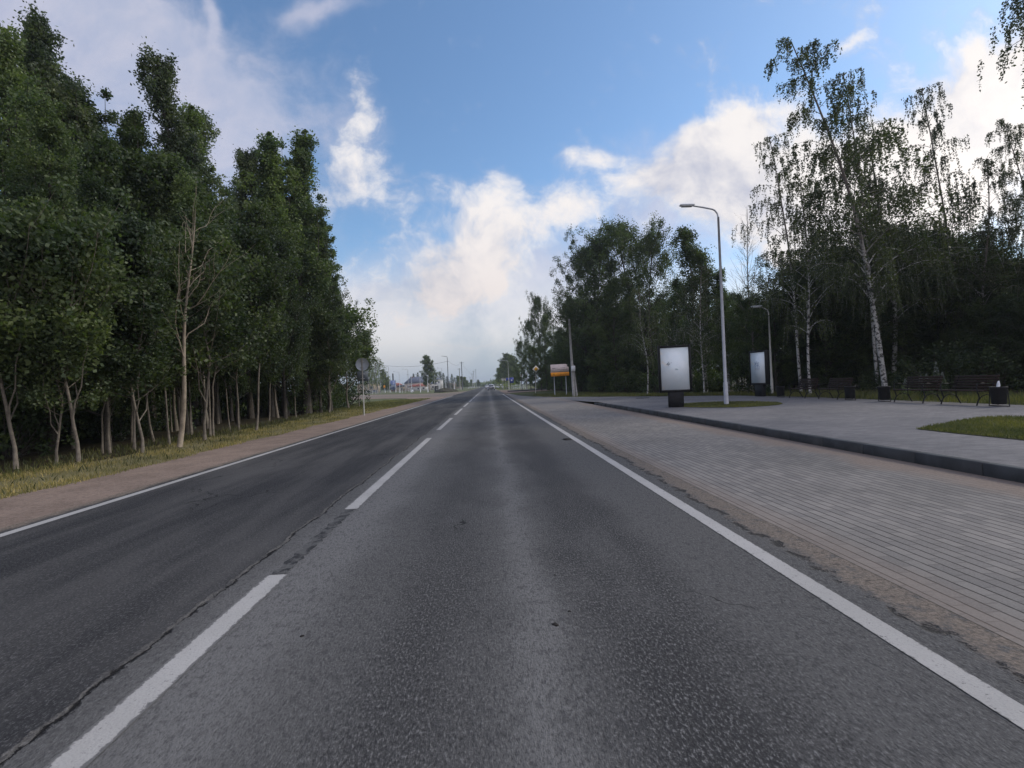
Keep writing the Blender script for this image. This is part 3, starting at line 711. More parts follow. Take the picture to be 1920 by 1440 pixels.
def bare_tree(name, label, seed, Ht, m, base, nb, r0, lean=(0, 0), maxL=2.4, depth2=3, elr=(25, 45), irr=0.0):
    rs = np.random.default_rng(seed); t = thing(name, label, 'tree'); tb = MB(); n = 14
    zz = np.linspace(0, Ht, n); fz = zz / Ht
    pa = np.stack([lean[0] * fz + .07 * np.sin(fz * 8), lean[1] * fz + .05 * np.cos(fz * 9), zz], 1); pa[:, :2] -= pa[0, :2]
    tb.tube(pa, r0 * (1 - .93 * fz) + .004, 9)
    br = MB()
    tr_ = lambda z: np.array([np.interp(z, zz, pa[:, 0]), np.interp(z, zz, pa[:, 1]), z])
    for i in range(nb):
        f = (i + rs.uniform(0, .9)) / nb; z = base + (Ht * .95 - base) * f ** 0.9
        L_ = maxL * (1 - .8 * f) * rs.uniform(.6, 1.15) + .25; az = i * 2.6 + rs.uniform(-.4, .4) + irr * rs.uniform(-1.6, 1.6); L_ *= 1 + irr * rs.uniform(-.45, .35); e0 = math.radians(rs.uniform(*elr)); h_ = np.array([math.cos(az), math.sin(az), 0])
        p = tr_(z); pts = [p]; st = 6
        for s in range(st):
            e = e0 + s * .10 + irr * .22 * math.sin(s * 1.7 + i); az += irr * rs.uniform(-.25, .25); h_ = np.array([math.cos(az), math.sin(az), 0]); p = p + (h_ * math.cos(e) + np.array([0, 0, math.sin(e)])) * L_ / st + rs.normal(size=3) * .07 * L_ / st; pts.append(p.copy())
        b_ = r0 * .30 * (1 - .7 * f); br.tube(pts, np.linspace(b_, .004, st + 1), 5, False)
        for q in range(depth2):
            k_ = rs.integers(1, st); sa = az + rs.uniform(-1.1, 1.1); sL = L_ * rs.uniform(.2, .5); b0 = pts[k_]; pe = [b0]
            for s in range(3): b0 = b0 + np.array([math.cos(sa) * .75, math.sin(sa) * .75, .6 + .1 * s]) * sL / 3 + rs.normal(size=3) * .04; pe.append(b0)
            br.tube(pe, [b_ * .4, b_ * .3, .004, .002], 4, False)
    tb.build('trunk', m, t, True); br.build('branches', m, t, True)
    return t

def bush(name, label, seed, Ht, wid, leafm, n=60, cnt=34, lsize=.055):
    global rng
    rs = np.random.default_rng(seed); rng = np.random.default_rng(seed)
    t = thing(name, label, 'bush'); tb = MB(); cs = []; rr = []
    for i in range(n):
        a = rs.uniform(0, 6.28); r = wid * math.sqrt(rs.uniform(0, 1)); hmax = Ht * (1 - .45 * (r / wid) ** 2) * rs.uniform(.75, 1.1); z = rs.uniform(.12, 1) * hmax
        c = np.array([r * math.cos(a), r * math.sin(a), z]); cs.append(c); rr.append(.30 * rs.uniform(.6, 1.3))
        if i % 3 == 0: tb.tube([(c[0] * .2, c[1] * .2, 0), (c[0] * .6, c[1] * .6, z * .6), c], [.022, .014, .005], 4, False)
    tb.build('stems', M_BARK, t, True); link('foliage', leaves(cs, rr, cnt, lsize, leafm), t)
    return t

def pxof(x, y):
    v = Vector((x, y, 2)) - EYE; return 960 + F * v.dot(rt) / v.dot(fw)
def zoneR(x, y):
    p = pxof(x, y)
    for lim, w_ in ((1240, 'left of the larger light box'), (1345, 'between the larger light box and the tall street lamp'), (1420, 'right of the tall street lamp'), (1480, 'by the smaller street lamp'), (1600, 'behind the two left benches'), (1690, 'around the thick white birch trunk'), (1775, 'behind the third bench'), (1860, 'behind the rightmost bench'), (1e9, 'beyond the rightmost litter bin')):
        if p < lim: return w_
def zoneL(x, y):
    p = pxof(x, y)
    for lim, w_ in ((0, 'left of everything shown'), (130, 'at the left edge'), (230, 'behind the forked sapling'), (310, 'left of the bare dead tree'), (375, 'behind the bare dead tree'), (450, 'right of the bare dead tree'), (520, 'near the brighter pale trunk'), (590, 'towards the road end'), (1e9, 'by the road sign back')):
        if p < lim: return w_
GL = 'trees of the wood left of the road'; GR = 'trees of the dark wood behind the square'
far_left_prof = lambda t: (math.sin(math.pi * min(1, t * .78 + .18)) ** .7) * (1 - .65 * t)
colum = lambda t: (0.50 + .50 * math.sin(math.pi * min(1, t * .9 + .1))) * (1 - .86 * t ** 1.15) + .04
round_ = lambda t: math.sqrt(max(0.02, 1 - (2 * t * .93 - .86) ** 2)) * (1 - .15 * t)
protos = {}
def unhide_first(key, loc, rz, scale, label, group, name=None):
    """first use moves the original itself, later uses copy it"""
    o, used = protos[key]
    if not used:
        protos[key] = (o, True); o.location = loc; o.rotation_euler = (0, 0, rz); o.scale = (scale,) * 3 if np.isscalar(scale) else scale
        o['label'] = label
        if group: o['group'] = group
        return o
    r = dup(o, loc, rz, scale, label, None)
    if group: r['group'] = group
    elif 'group' in r: del r['group']
    return r
X = 'x'
protos['aspenA'] = (broadleaf('aspen_tree', X, 1, 16, 1.6, 2.9, 40, L_MID, M_BARK, cnt=62, lsize=.058, tuft=.42, leaders=6, lspread=2.0, prof=lambda t: (1 - .95 * t) ** .6 * min(1, .6 + 1.6 * t), rise=.95, sub=4, top=.8), False)
protos['aspenB'] = (broadleaf('aspen_tree', X, 2, 16, 1.6, 2.0, 34, L_GREEN, M_BARK, cnt=62, lsize=.058, prof=colum, rise=1.1, tuft=.38, leaders=5, lspread=1.6, sub=4, top=.8), False)
protos['alder'] = (broadleaf('alder_tree', X, 3, 15, 1.5, 3.3, 44, L_DARK, M_BARK, cnt=66, leaders=4, lspread=2.0, lsize=.060, rise=.7, tuft=.46), False)
protos['poplar'] = (broadleaf('poplar_tree', X, 4, 16, 2.0, 2.3, 40, L_BLUE, M_BARK, cnt=60, lsize=.056, leaders=5, lspread=1.4, prof=lambda t: (1 - .93 * t) ** .75 * min(1, .5 + 2 * t), rise=1.0, tuft=.36, sub=4, top=.9), False)
protos['stemA'] = (broadleaf('young_tree', X, 5, 6.0, 1.9, 1.5, 30, L_OLIVE, M_STEM, cnt=56, lsize=.055, tr=.0042, tuft=.38, lean=.45, wob=.08, sub=2, fork=1), False)
protos['stemB'] = (broadleaf('young_tree', X, 6, 6.6, 2.2, 1.4, 28, L_DARK, M_STEM, cnt=56, lsize=.055, tr=.0040, tuft=.40, lean=.8, wob=.10, sub=2, fork=1), False)
protos['stemC'] = (broadleaf('young_tree', X, 16, 5.2, 1.7, 1.7, 30, L_OLIVE, M_STEM, cnt=56, lsize=.055, tr=.0060, tuft=.38, lean=.2, wob=.09, sub=2, fork=2), False)
protos['pole'] = (broadleaf('slender_tree', X, 17, 11, 3.4, 1.9, 44, L_DARK, M_STEM, cnt=48, tr=.0055, lean=.5, wob=.08), False)
protos['bush'] = (bush('bush', X, 8, 2.3, 1.3, L_DARK), False)
protos['bush2'] = (bush('bush', X, 9, 1.6, 1.2, L_OLIVE), False)

def tree_px(key, Hp, px, py, Y, label, group=None, wsc=1.0, rz=None, gz=0.0):
    """tree whose tip stands at pixel px, py when its foot is Y metres down the road"""
    p = at(px, py, Y); s = (p.z - gz) / Hp
    return unhide_first(key, (p.x, Y, gz), random.uniform(0, 6.28) if rz is None else rz, (s * wsc, s * wsc, s), label, group)

# --- left wood: skyline trees
tree_px('aspenA', 16, 30, 52, 19.5, 'tall broad aspen at the left edge of the picture')
tree_px('poplar', 16, 108, 18, 21.0, 'tallest pointed tree of the left wood', wsc=.95)
tree_px('aspenB', 16, 155, 130, 22.0, 'leafy tree right beside the tallest tree of the left wood', wsc=1.2)
tree_px('aspenA', 16, 70, 190, 15.5, 'bright green broad crown low before the tallest tree of the left wood', wsc=.95)
tree_px('alder', 15, 180, 330, 15.0, 'dense dark tree below the shoulder of the tallest left tree')
tree_px('poplar', 16, 300, 100, 25.0, 'spire-topped tree standing alone above the middle of the left wood', wsc=1.0)
tree_px('aspenB', 16, 262, 185, 24.0, 'leafy tree left of and below the spire-topped tree', wsc=1.05)
tree_px('aspenB', 16, 338, 178, 26.5, 'leafy tree close right of the spire-topped tree', wsc=1.0)
tree_px('poplar', 16, 380, 180, 27.5, 'slender crown just left of the gap in the left skyline', wsc=1.05)
tree_px('aspenA', 16, 330, 330, 20.0, 'broad olive crown behind the bare dead tree', wsc=.9)
tree_px('poplar', 16, 448, 258, 31.0, 'first of three narrow crowns right of the gap in the left skyline', wsc=.95)
tree_px('aspenB', 16, 486, 234, 32.0, 'middle of three narrow crowns right of the gap in the left skyline', wsc=1.2)
tree_px('aspenB', 16, 552, 224, 34.0, 'tall rounded poplar, rightmost of the three high crowns beyond the gap', wsc=1.15)
tree_px('aspenB', 16, 515, 290, 33.0, 'leafy crown filling the space between the high crowns beyond the gap', wsc=1.1)
tree_px('poplar', 16, 572, 300, 36.0, 'narrow crown below the rightmost high poplar', wsc=1.0)
tree_px('aspenB', 16, 604, 403, 37.0, 'leafy tree stepping down towards the road end of the left wood', wsc=1.0)
tree_px('alder', 15, 590, 500, 35.0, 'full dark tree near the road end of the left wood', wsc=.9)
tree_px('alder', 15, 622, 520, 42.0, 'green tree low behind the stepping-down end of the left wood', wsc=.9)
tree_px('stemC', 5.2, 646, 592, 41.0, 'small leafy tree at the end of the left wood, left of the road sign back', wsc=1.3)
tree_px('stemA', 6, 668, 628, 44.0, 'last small tree of the left wood, just above the road sign back', wsc=1.0)
tree_px('stemC', 5.2, 610, 600, 34.0, 'small bushy tree in front of the road end of the left wood', wsc=1.1)
tree_px('alder', 15, 430, 420, 26.0, 'dark crown behind the right branches of the bare dead tree', wsc=.85)
tree_px('alder', 15, 520, 440, 29.0, 'dark full crown under the three high crowns beyond the gap', wsc=.95)
tree_px('aspenB', 16, 186, 205, 23.0, 'leafy tree filling the slope between the tallest tree and the spire-topped tree', wsc=1.1)
tree_px('aspenA', 16, 70, 42, 22.5, 'second tall aspen between the left edge and the tallest tree', wsc=1.0)
tree_px('stemC', 5.2, 95, 600, 12.2, 'olive-leaved sapling crown low at the left, over the forked sapling', wsc=1.1)
tree_px('stemA', 6, 180, 575, 14.2, 'olive-leaved sapling crown left of the bare dead tree', wsc=1.1)
tree_px('stemC', 5.2, 255, 560, 13.8, 'small olive crown directly left of the bare dead tree', wsc=1.2)
# fillers, nothing tells these apart
FL = 'leafy tree in the crowded depth of the left wood'
for i in range(34):
    Y = random.uniform(12, 46); x = -random.uniform(14.5, 30) - Y * .08
    if -x / Y > 1.35: continue
    # keep below the skyline drawn above
    unhide_first(random.choice(['aspenA', 'alder', 'aspenB', 'alder']), (x, Y, 0), random.uniform(0, 6.28), (.85, .85, random.uniform(.50, .66)), 'leafy tree in the crowded left wood ' + zoneL(x, Y), 'left wood trees ' + zoneL(x, Y))
for i, (x, Y) in enumerate([(-22, 6), (-19, 9.5), (-26, 12), (-13, 7), (-16, 4), (-12.5, 2.0), (-14, -2)]):
    unhide_first(['aspenA', 'alder', 'aspenB'][i % 3], (x, Y, 0), i * 1.3, (.9, .9, .85), 'leafy tree in the crowded left wood ' + zoneL(x, Y), 'left wood trees ' + zoneL(x, Y))
# edge stems: pixel of the foot, key, label
stems = [(148, 868, 'stemC', 'forked sapling with three stems nearest the camera on the left', 1.0),
         (206, 850, 'stemA', 'thin upright stem forking at head height, right of the forked sapling', .95),
         (252, 845, 'stemA', 'thin crooked pale stem leaning right, second left of the bare dead tree', 1.0),
         (288, 828, 'stemB', 'thin straight dark stem between the crooked stem and the bare dead tree', 1.0),
         (318, 834, 'stemB', 'thin bent stem directly left of the bare dead tree', .9),
         (384, 826, 'stemC', 'pair of close pale stems right of the bare dead tree', 1.15),
         (394, 818, 'stemB', 'slim pale stem bending over beside the close pair of stems', 1.1),
         (400, 817, 'stemA', 'leaning stem splaying right from the close pair of stems', 1.1),
         (481, 808, 'stemB', 'brighter pale trunk leaning right in the middle of the left verge', 1.15),
         (505, 790, 'stemB', 'small kinked white stem right of the brighter pale trunk', .9),
         (555, 783, 'stemA', 'thin stem near the far part of the left verge', .9),
         (448, 805, 'stemA', 'dim thin stem left of the brighter pale trunk', 1.0),
         (360, 815, 'stemB', 'dim stem in the gap behind the bare dead tree', 1.0),
         (585, 775, 'stemC', 'small stem under the full dark tree at the road end of the wood', .9),
         (30, 880, 'stemC', 'leafy sapling at the far left edge of the picture', 1.0),
         (100, 842, 'stemB', 'dim thin stem behind the forked sapling', 1.0)]
for px, py, key, lab, sc in stems:
    p = gnd(px, py); unhide_first(key, (p.x, p.y, 0), random.uniform(0, 6.28), sc, lab, None)
SL = 'slender bare-stemmed tree in the shade of the left wood'
for i in range(46):
    Y = random.uniform(9, 42); x = -10.3 - max(0, Y - 20) * .10 - random.uniform(0.2, 7)
    if -x / Y > 1.2: continue
    unhide_first(random.choice(['stemA', 'stemB', 'stemC', 'pole', 'pole']), (x, Y, 0), random.uniform(0, 6.28), random.uniform(.8, 1.15), 'slender shaded tree of the left wood ' + zoneL(x, Y), 'slender left wood trees ' + zoneL(x, Y))
BL = 'low dark bush under the trees of the left wood'
for i in range(60):
    Y = random.uniform(8, 50); x = -12.8 - max(0, Y - 20) * .12 - random.uniform(0, 9)
    if -x / Y > 1.25: continue
    unhide_first(random.choice(['bush', 'bush', 'bush2']), (x, Y, 0), random.uniform(0, 6.28), random.uniform(.6, 1.3), 'low dark bush of the left wood ' + zoneL(x, Y), 'left wood bushes ' + zoneL(x, Y))
for i in range(70):
    Y = random.uniform(6, 46); x = -15.5 - max(0, Y - 20) * .12 - random.uniform(0, 5)
    if -x / Y > 1.5: continue
    unhide_first('bush', (x, Y, 0), random.uniform(0, 6.28), random.uniform(1.3, 2.0), 'tall thicket deep in the left wood ' + zoneL(x, Y), 'left wood thickets ' + zoneL(x, Y))
for i in range(12):
    Y = 34 + i * 1.3; unhide_first('bush', (-12.2 - i * .1 - random.uniform(0, 1.0), Y, 0), i, random.uniform(.9, 1.6), 'thick bush closing the road end of the left wood', 'bushes at the end of the left wood')
# dead tree
p = gnd(337, 838)
bare_tree('dead_tree', 'bare pale dead tree with rising branches at the left wood edge', 21, 6.9, M_PALE, 2.3, 17, 0.072, lean=(.55, .3), maxL=3.2, elr=(18, 50), irr=1.0).location = (p.x, p.y, 0)

# --- right side
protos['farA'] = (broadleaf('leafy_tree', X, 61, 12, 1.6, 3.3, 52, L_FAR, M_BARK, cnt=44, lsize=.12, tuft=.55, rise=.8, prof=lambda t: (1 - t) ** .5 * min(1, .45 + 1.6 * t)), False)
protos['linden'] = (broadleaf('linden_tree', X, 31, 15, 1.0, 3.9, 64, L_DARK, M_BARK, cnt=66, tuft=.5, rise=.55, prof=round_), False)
protos['rowan'] = (broadleaf('young_birch', X, 32, 12, 1.6, 1.7, 46, L_DARK, M_BIRCH, cnt=34, tuft=.38, rise=1.1, lsize=.055), False)
protos['birchA'] = (birch('weeping_birch', X, 41, 19, 4.5, 4.0, 52, lean=(-4.4, 0), strands=15, slen=2.3, r0=.125, lsize=.055, gap=.06), False)
protos['birchB'] = (birch('weeping_birch', X, 42, 16, 4.0, 3.4, 38, lean=(-1.6, .6), strands=12, slen=2.0, r0=.10, lsize=.055, gap=.06), False)
protos['birchD'] = (birch('weeping_birch', X, 44, 20, 11.0, 3.6, 40, lean=(.6, 0), strands=20, slen=1.5, r0=.15, lsize=.05, gap=.05), False)
protos['birchC'] = (birch('young_birch', X, 43, 12, 3.0, 2.6, 40, lean=(-.8, 0), strands=9, slen=1.5, r0=.07, gap=.09, lsize=.06), False)

RG = .15
def put(key, px, py, Y, Hp, label, group=None, lean0=0.0, wsc=1.0, rz=0.0, gz=RG):
    """foot placed so that the tip, lean0 metres off the foot, meets the pixel"""
    p = at(px, py, Y); s = (p.z - gz) / Hp
    return unhide_first(key, (p.x - lean0 * s, Y, gz), rz, (s * wsc, s * wsc, s), label, group)
put('birchA', 1478, 62, 22.8, 19, 'tallest weeping birch with a white lower trunk, leaning left', lean0=-4.4)
put('birchB', 1560, 118, 26.0, 16, 'second high birch crown close right of the tallest weeping birch', lean0=-1.6, wsc=.7, rz=.4)
put('birchB', 1432, 240, 28.5, 16, 'thin pale-leaved birch just left of the tallest weeping birch', lean0=-1.6, wsc=.8, rz=0.3)
put('birchB', 1718, 140, 27.0, 16, 'weeping birch with a bare curling tip, right of the tallest birch', lean0=-1.6, wsc=.7)
put('birchA', 1850, 215, 26.0, 19, 'wide weeping birch near the right edge of the picture', lean0=-4.4, wsc=.75)
put('birchB', 1990, 240, 23.0, 16, 'birch crown cut by the right edge, beside the widest birch', lean0=-1.6, wsc=1.1)
put('birchC', 1625, 250, 27.0, 12, 'smaller drooping birch on the right flank of the tallest birch', lean0=-.8, wsc=1.3)
put('birchB', 1604, 330, 27.0, 16, 'lower weeping birch crown close right of the tallest birch', lean0=-1.6, wsc=.9, rz=1.0)
put('birchB', 1470, 345, 31.0, 16, 'lower weeping birch crown left of the tallest birch', lean0=-1.6, wsc=.9, rz=2.0)
put('birchB', 1795, 300, 24.5, 16, 'weeping birch filling below the bare curling tip', lean0=-1.6, wsc=.9, rz=1.5)
put('birchB', 1885, 330, 23.0, 16, 'dense weeping crown low near the right edge', lean0=-1.6, wsc=1.1, rz=2.6)
# overhanging one at the top right corner
o = unhide_first('birchD', (21.3, 16.0, .15), 5.2, 1.0, 'branches of a near birch hanging into the top right corner', None)
# birch stems seen against the dark wood
for px, py, Y, lab, s in ((1519, 722, 25.0, 'slim white birch trunk behind the two left benches', .75), (1668, 714, 31, 'faint white birch trunk right of the thick white one', .7), (1320, 728, 35, 'thin forked pale birch trunk behind the tall street lamp', .62), (1214, 735, 42, 'thin pale trunk left of the larger advertising light box', .62)):
    p = at(px, py, Y); unhide_first('birchC', (p.x, Y, RG * (Y < 38)), random.uniform(0, 6), (s * 1.2, s * 1.2, s * 1.25), lab, None)
for px, py, Y, key, Hp, ws, lab in (
        (1092, 462, 60, 'linden', 15, .85, 'left shoulder of the round dark tree cluster behind the orange sign board'),
        (1118, 445, 57, 'linden', 15, .9, 'dark round-topped tree above the concrete power pole'),
        (1168, 418, 55, 'linden', 15, 1.1, 'highest round dark tree of the cluster left of the light box'),
        (1215, 436, 51, 'linden', 15, .85, 'right-hand dark tree of the cluster left of the light box'),
        (1068, 560, 64, 'linden', 15, .8, 'lower dark tree bending over the orange sign board'),
        (1150, 520, 53, 'linden', 15, 1.0, 'full dark tree in front of the round cluster'),
        (1285, 424, 40, 'rowan', 12, 1.25, 'airy young tree alone in the gap between the dark cluster and the lamp'),
        (1312, 468, 39, 'rowan', 12, 1.2, 'lower airy young tree directly left of the tall street lamp'),
        (1356, 500, 38, 'rowan', 12, 1.1, 'airy small tree behind the tall street lamp'),
        (1262, 520, 44, 'rowan', 12, 1.2, 'thin leafy tree above the larger light box')):
    put(key, px, py, Y, Hp, lab, None, 0, ws, random.uniform(0, 6), 0.0)
bt = bare_tree('bare_tree', 'greyish bare-twigged tree between the lamp and the birches', 51, 11, mat('grey_twigs', (0.20, 0.18, 0.16), .9), 3.0, 46, .07, maxL=2.6, depth2=6, elr=(40, 65))
p = at(1398, 395, 33); bt.location = (p.x, 33, 0.08); bt.scale = (1, 1, p.z / 11)
# dark mass behind the square
DL = 'dark leafy tree in the mass of the wood behind the square'
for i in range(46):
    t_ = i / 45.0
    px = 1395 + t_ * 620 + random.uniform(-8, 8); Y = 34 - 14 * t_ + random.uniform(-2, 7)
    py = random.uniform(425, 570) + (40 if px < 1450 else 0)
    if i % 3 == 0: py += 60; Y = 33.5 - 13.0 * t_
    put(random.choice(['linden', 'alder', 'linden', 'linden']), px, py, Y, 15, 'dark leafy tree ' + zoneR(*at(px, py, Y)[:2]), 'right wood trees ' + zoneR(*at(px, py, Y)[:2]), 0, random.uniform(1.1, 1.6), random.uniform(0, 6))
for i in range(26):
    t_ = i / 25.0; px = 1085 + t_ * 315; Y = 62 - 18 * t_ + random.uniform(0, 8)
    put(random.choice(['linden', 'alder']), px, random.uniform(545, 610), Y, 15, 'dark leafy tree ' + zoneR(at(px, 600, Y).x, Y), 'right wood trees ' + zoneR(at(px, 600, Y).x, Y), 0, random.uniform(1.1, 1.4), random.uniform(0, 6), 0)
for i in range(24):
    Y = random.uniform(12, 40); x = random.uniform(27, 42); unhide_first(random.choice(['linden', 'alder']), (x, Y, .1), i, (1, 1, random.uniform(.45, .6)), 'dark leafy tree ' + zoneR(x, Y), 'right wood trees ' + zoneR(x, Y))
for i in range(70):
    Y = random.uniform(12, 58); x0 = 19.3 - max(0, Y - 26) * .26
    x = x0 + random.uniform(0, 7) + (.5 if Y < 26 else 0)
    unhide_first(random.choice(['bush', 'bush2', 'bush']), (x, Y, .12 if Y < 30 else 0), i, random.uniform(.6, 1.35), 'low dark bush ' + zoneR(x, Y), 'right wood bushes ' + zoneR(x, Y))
# trees following the road on the right
for px, py, Y, key, Hp, ws, lab in ((1008, 556, 92, 'linden', 15, .6, 'tall thin birch at the left end of the right wood'), (990, 600, 105, 'linden', 15, .6, 'leafy tree farthest left of the right wood'),
        (1020, 590, 90, 'linden', 15, .7, 'green tree behind the yellow diamond sign'), (975, 640, 118, 'linden', 15, .7, 'lower tree where the right wood ends, above the round sign'), (1048, 620, 78, 'linden', 15, 1.2, 'dark tree directly behind the orange sign board'), (1000, 650, 88, 'linden', 15, 1.2, 'dark low tree above the yellow diamond sign')):
    put(key, px, py, Y, Hp, lab, None, 0, ws, random.uniform(0, 6), 0)
for i in range(26):
    Y = 60 + i * 2.6; unhide_first(random.choice(['linden', 'alder', 'rowan']), (14.6 + random.uniform(-.6, 5), Y, 0), i, (.8, .8, random.uniform(.5, .66)), 'dark tree in the wood edge following the road on the right', 'trees following the road on the right')
for i in range(20):
    Y = 58 + i * 3.3; unhide_first('bush', (11.6 + random.uniform(0, 1.5), Y, 0), i, random.uniform(.8, 1.4), 'bush at the foot of the wood following the road on the right', 'bushes following the road on the right')
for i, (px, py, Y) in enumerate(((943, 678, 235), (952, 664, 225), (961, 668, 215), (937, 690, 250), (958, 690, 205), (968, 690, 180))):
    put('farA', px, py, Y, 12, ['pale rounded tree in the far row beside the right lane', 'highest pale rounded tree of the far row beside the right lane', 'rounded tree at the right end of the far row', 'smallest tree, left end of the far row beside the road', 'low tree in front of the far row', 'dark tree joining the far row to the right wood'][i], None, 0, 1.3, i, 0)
# white flowering weeds
def weed(label, x, y, h, seed):
    global rng
    rng = np.random.default_rng(seed); t = thing('flowering_weed', label, 'plant', (x, y, .13), group='white-flowered weeds behind the benches'); b = MB(); b.tube([(0, 0, 0), (.02, 0, h * .6), (0, .02, h)], [.012, .009, .004], 5); b.build('stem', L_OLIVE, t)
    z = rng.uniform(.45, 1, 220) * h; a = rng.uniform(0, 6.28, 220); r = (1.05 - z / h) * .22
    link('flowers', kites(np.stack([r * np.cos(a), r * np.sin(a), z], 1), .019, M_WHITEF, 'flowers'), t)
    z = rng.uniform(.05, .7, 200) * h; a = rng.uniform(0, 6.28, 200); r = (1.1 - z / h) * .3 * rng.uniform(.2, 1, 200)
    link('leaves', kites(np.stack([r * np.cos(a), r * np.sin(a), z], 1), .04, L_OLIVE, 'leaves'), t)
M_WHITEF = mat('white_petals', (0.20, 0.22, 0.20), .8)
for i, (px, py, h) in enumerate(((1757, 728, 1.4), (1738, 728, .95), (1727, 726, .9), (1768, 728, 1.0), (1698, 724, .8), (1440, 724, .8))):
    p = at(px, py, 19 if i < 5 else 27); weed('tall weed with white flower spike at the wood edge', p.x, p.y, h, 70 + i)

# ------------------------------------------------------------------ furniture of the square
M_GALV = mat('galvanised_steel', (0.38, 0.39, 0.41), .5, .12, 4, metal=.3)
M_CONC = mat('pale_concrete', (0.30, 0.29, 0.275), .9, .2, 5, bump=.3)
M_BLACK = mat('black_painted_steel', (0.009, 0.009, 0.010), .65, .3, 8)
M_DGREY = mat('dark_grey_metal', (0.06, 0.062, 0.068), .6, .2, 8)
M_WOOD = mat('dark_brown_slats', (0.030, 0.017, 0.012), .7, .35, 14)
M_WHITE = mat('white_enamel', (0.62, 0.63, 0.64), .5, .08, 4)
M_CREAM = mat('light_post_paint', (0.42, 0.41, 0.37), .7, .1, 4)
M_BACK = mat('sign_back_metal', (0.36, 0.39, 0.41), .6, .08, 3, metal=.2)
M_GLASSL = mat('lamp_lens', (0.5, 0.5, 0.48), .2)

def lamp(label, loc, h, arm, az, r=0.075, m=None, group=None, head=True, rz=0):
    t = thing('street_lamp', label, 'street lamp', loc, rz, group); m = m or M_GALV
    b = MB(); b.tube([(0, 0, 0), (0, 0, .9), (0, 0, .92), (0, 0, h * .55), (0, 0, h - .35)], [r * 1.35, r * 1.3, r, r * .85, r * .62], 12)
    b.build('pole', m, t, True)
    dx_, dy_ = math.cos(az), math.sin(az); a = MB()
    pts = [(0, 0, h - .36)] + [(dx_ * arm * (1 - math.cos(q)) * .28, dy_ * arm * (1 - math.cos(q)) * .28, h - .36 + .36 * math.sin(q)) for q in (.5, 1.0, 1.4)] + [(dx_ * arm * .6, dy_ * arm * .6, h + .08), (dx_ * arm, dy_ * arm, h + .16)]
    a.tube(pts, r * .5, 8); a.build('arm', m, t, True)
    hd = MB(); L_ = .62; c = (dx_ * (arm + L_ * .4), dy_ * (arm + L_ * .4), h + .19)
    hd.box(c, (L_, .20, .075), az, .03); ho = hd.build('lamp_head', M_WHITE if head else M_DGREY, t)
    ln = MB(); ln.box((c[0], c[1], c[2] - .055), (L_ * .7, .18, .02), az, .004); ln.build('lens', M_GLASSL, ho)
    return t
base = gnd(1360, 757, .16); lamp('tall grey street lamp on the oval grass island, arm to the left', (ICX, ICY, .16), (at(1337, 392, ICY).z - .16), 1.05, math.pi, .068)
p = at(1448, 741, 28.5); lamp('smaller pale street lamp behind the narrow light box', (p.x, 28.5, .14), (at(1430, 585, 28.5).z), .45, math.pi, .06, M_CREAM)

def lightbox(label, px, py, hgt, yaw, marks):
    p = gnd(px, py, .152); t = thing('advertising_light_box', label, 'light box', (p.x, p.y, .152), yaw)
    W = 1.28; B0 = .62; T = hgt
    b = MB(); b.box((0, 0, B0 / 2), (.60, .22, B0), 0, .012); b.build('pedestal', M_BLACK, t)
    fr = MB(); hh = T - B0
    for sx in (-1, 1): fr.box((sx * (W / 2 - .045), 0, B0 + hh / 2), (.09, .24, hh), 0, .015)
    for z in (B0 + .045, T - .045): fr.box((0, 0, z), (W - .18, .236, .09))
    fr.box((0, .02, B0 + hh / 2), (W - .16, .12, hh - .16)); fr.build('frame', M_BLACK, t)
    pa = MB(); pa.box((0, -.085, B0 + hh / 2), (W - .185, .02, hh - .185)); po = pa.build('poster', M_POST, t)
    gl_ = MB()
    for m0, pts in marks:
        sv = MB(); sv.tube([(x * (W - .3) / 2, -.0975, B0 + hh * z) for x, z in pts], .007, 4); o_ = sv.build('scribble', m0, po)
    return t
def post_mat():
    m = bpy.data.materials.new('poster_glass_sky_tint'); m.use_nodes = True; g = G(m.node_tree); b = m.node_tree.nodes['Principled BSDF']
    t = g.n('ShaderNodeTexCoord').outputs['Object']
    c = g.mix(g.ss(g.noise(t, 1.6, 5, .6), .4, .6), (0.74, 0.82, 0.86), (0.80, 0.86, 0.88))  # pale blue of the reflected sky put into the glass colour
    c = g.mix(g.ss(g.noise(g.vm('ADD', t, (3.1, 0, 4.4)), 1.0, 5, .6), .57, .60), c, (0.84, 0.84, 0.80))
    g.put(b.inputs['Base Color'], c); b.inputs['Roughness'].default_value = .12; b.inputs['Specular IOR Level'].default_value = .6; return m
M_POST = post_mat()
M_INK = mat('grey_marker', (0.12, 0.15, 0.17), .6); M_TEAL = mat('teal_marker', (0.16, 0.30, 0.33), .6); M_BLUE = mat('blue_marker', (0.10, 0.16, 0.38), .6)
s1 = [(M_INK, [(-.68, .60), (-.55, .585), (-.42, .60), (-.36, .62), (-.48, .63), (-.60, .605), (-.5, .575)]), (M_INK, [(-.52, .66), (-.50, .64), (-.56, .62)]), (M_INK, [(-.62, .62), (-.40, .59)]), (M_INK, [(-.30, .64), (-.26, .625)]),
      (M_TEAL, [(.0, .49), (.12, .50), (.24, .485)]), (M_TEAL, [(.04, .475), (.14, .48), (.22, .47)])]
lightbox('larger light box on a black pedestal, scribbled pale poster, by the kerb', 1268, 763.5, 2.52, math.radians(-13), s1)
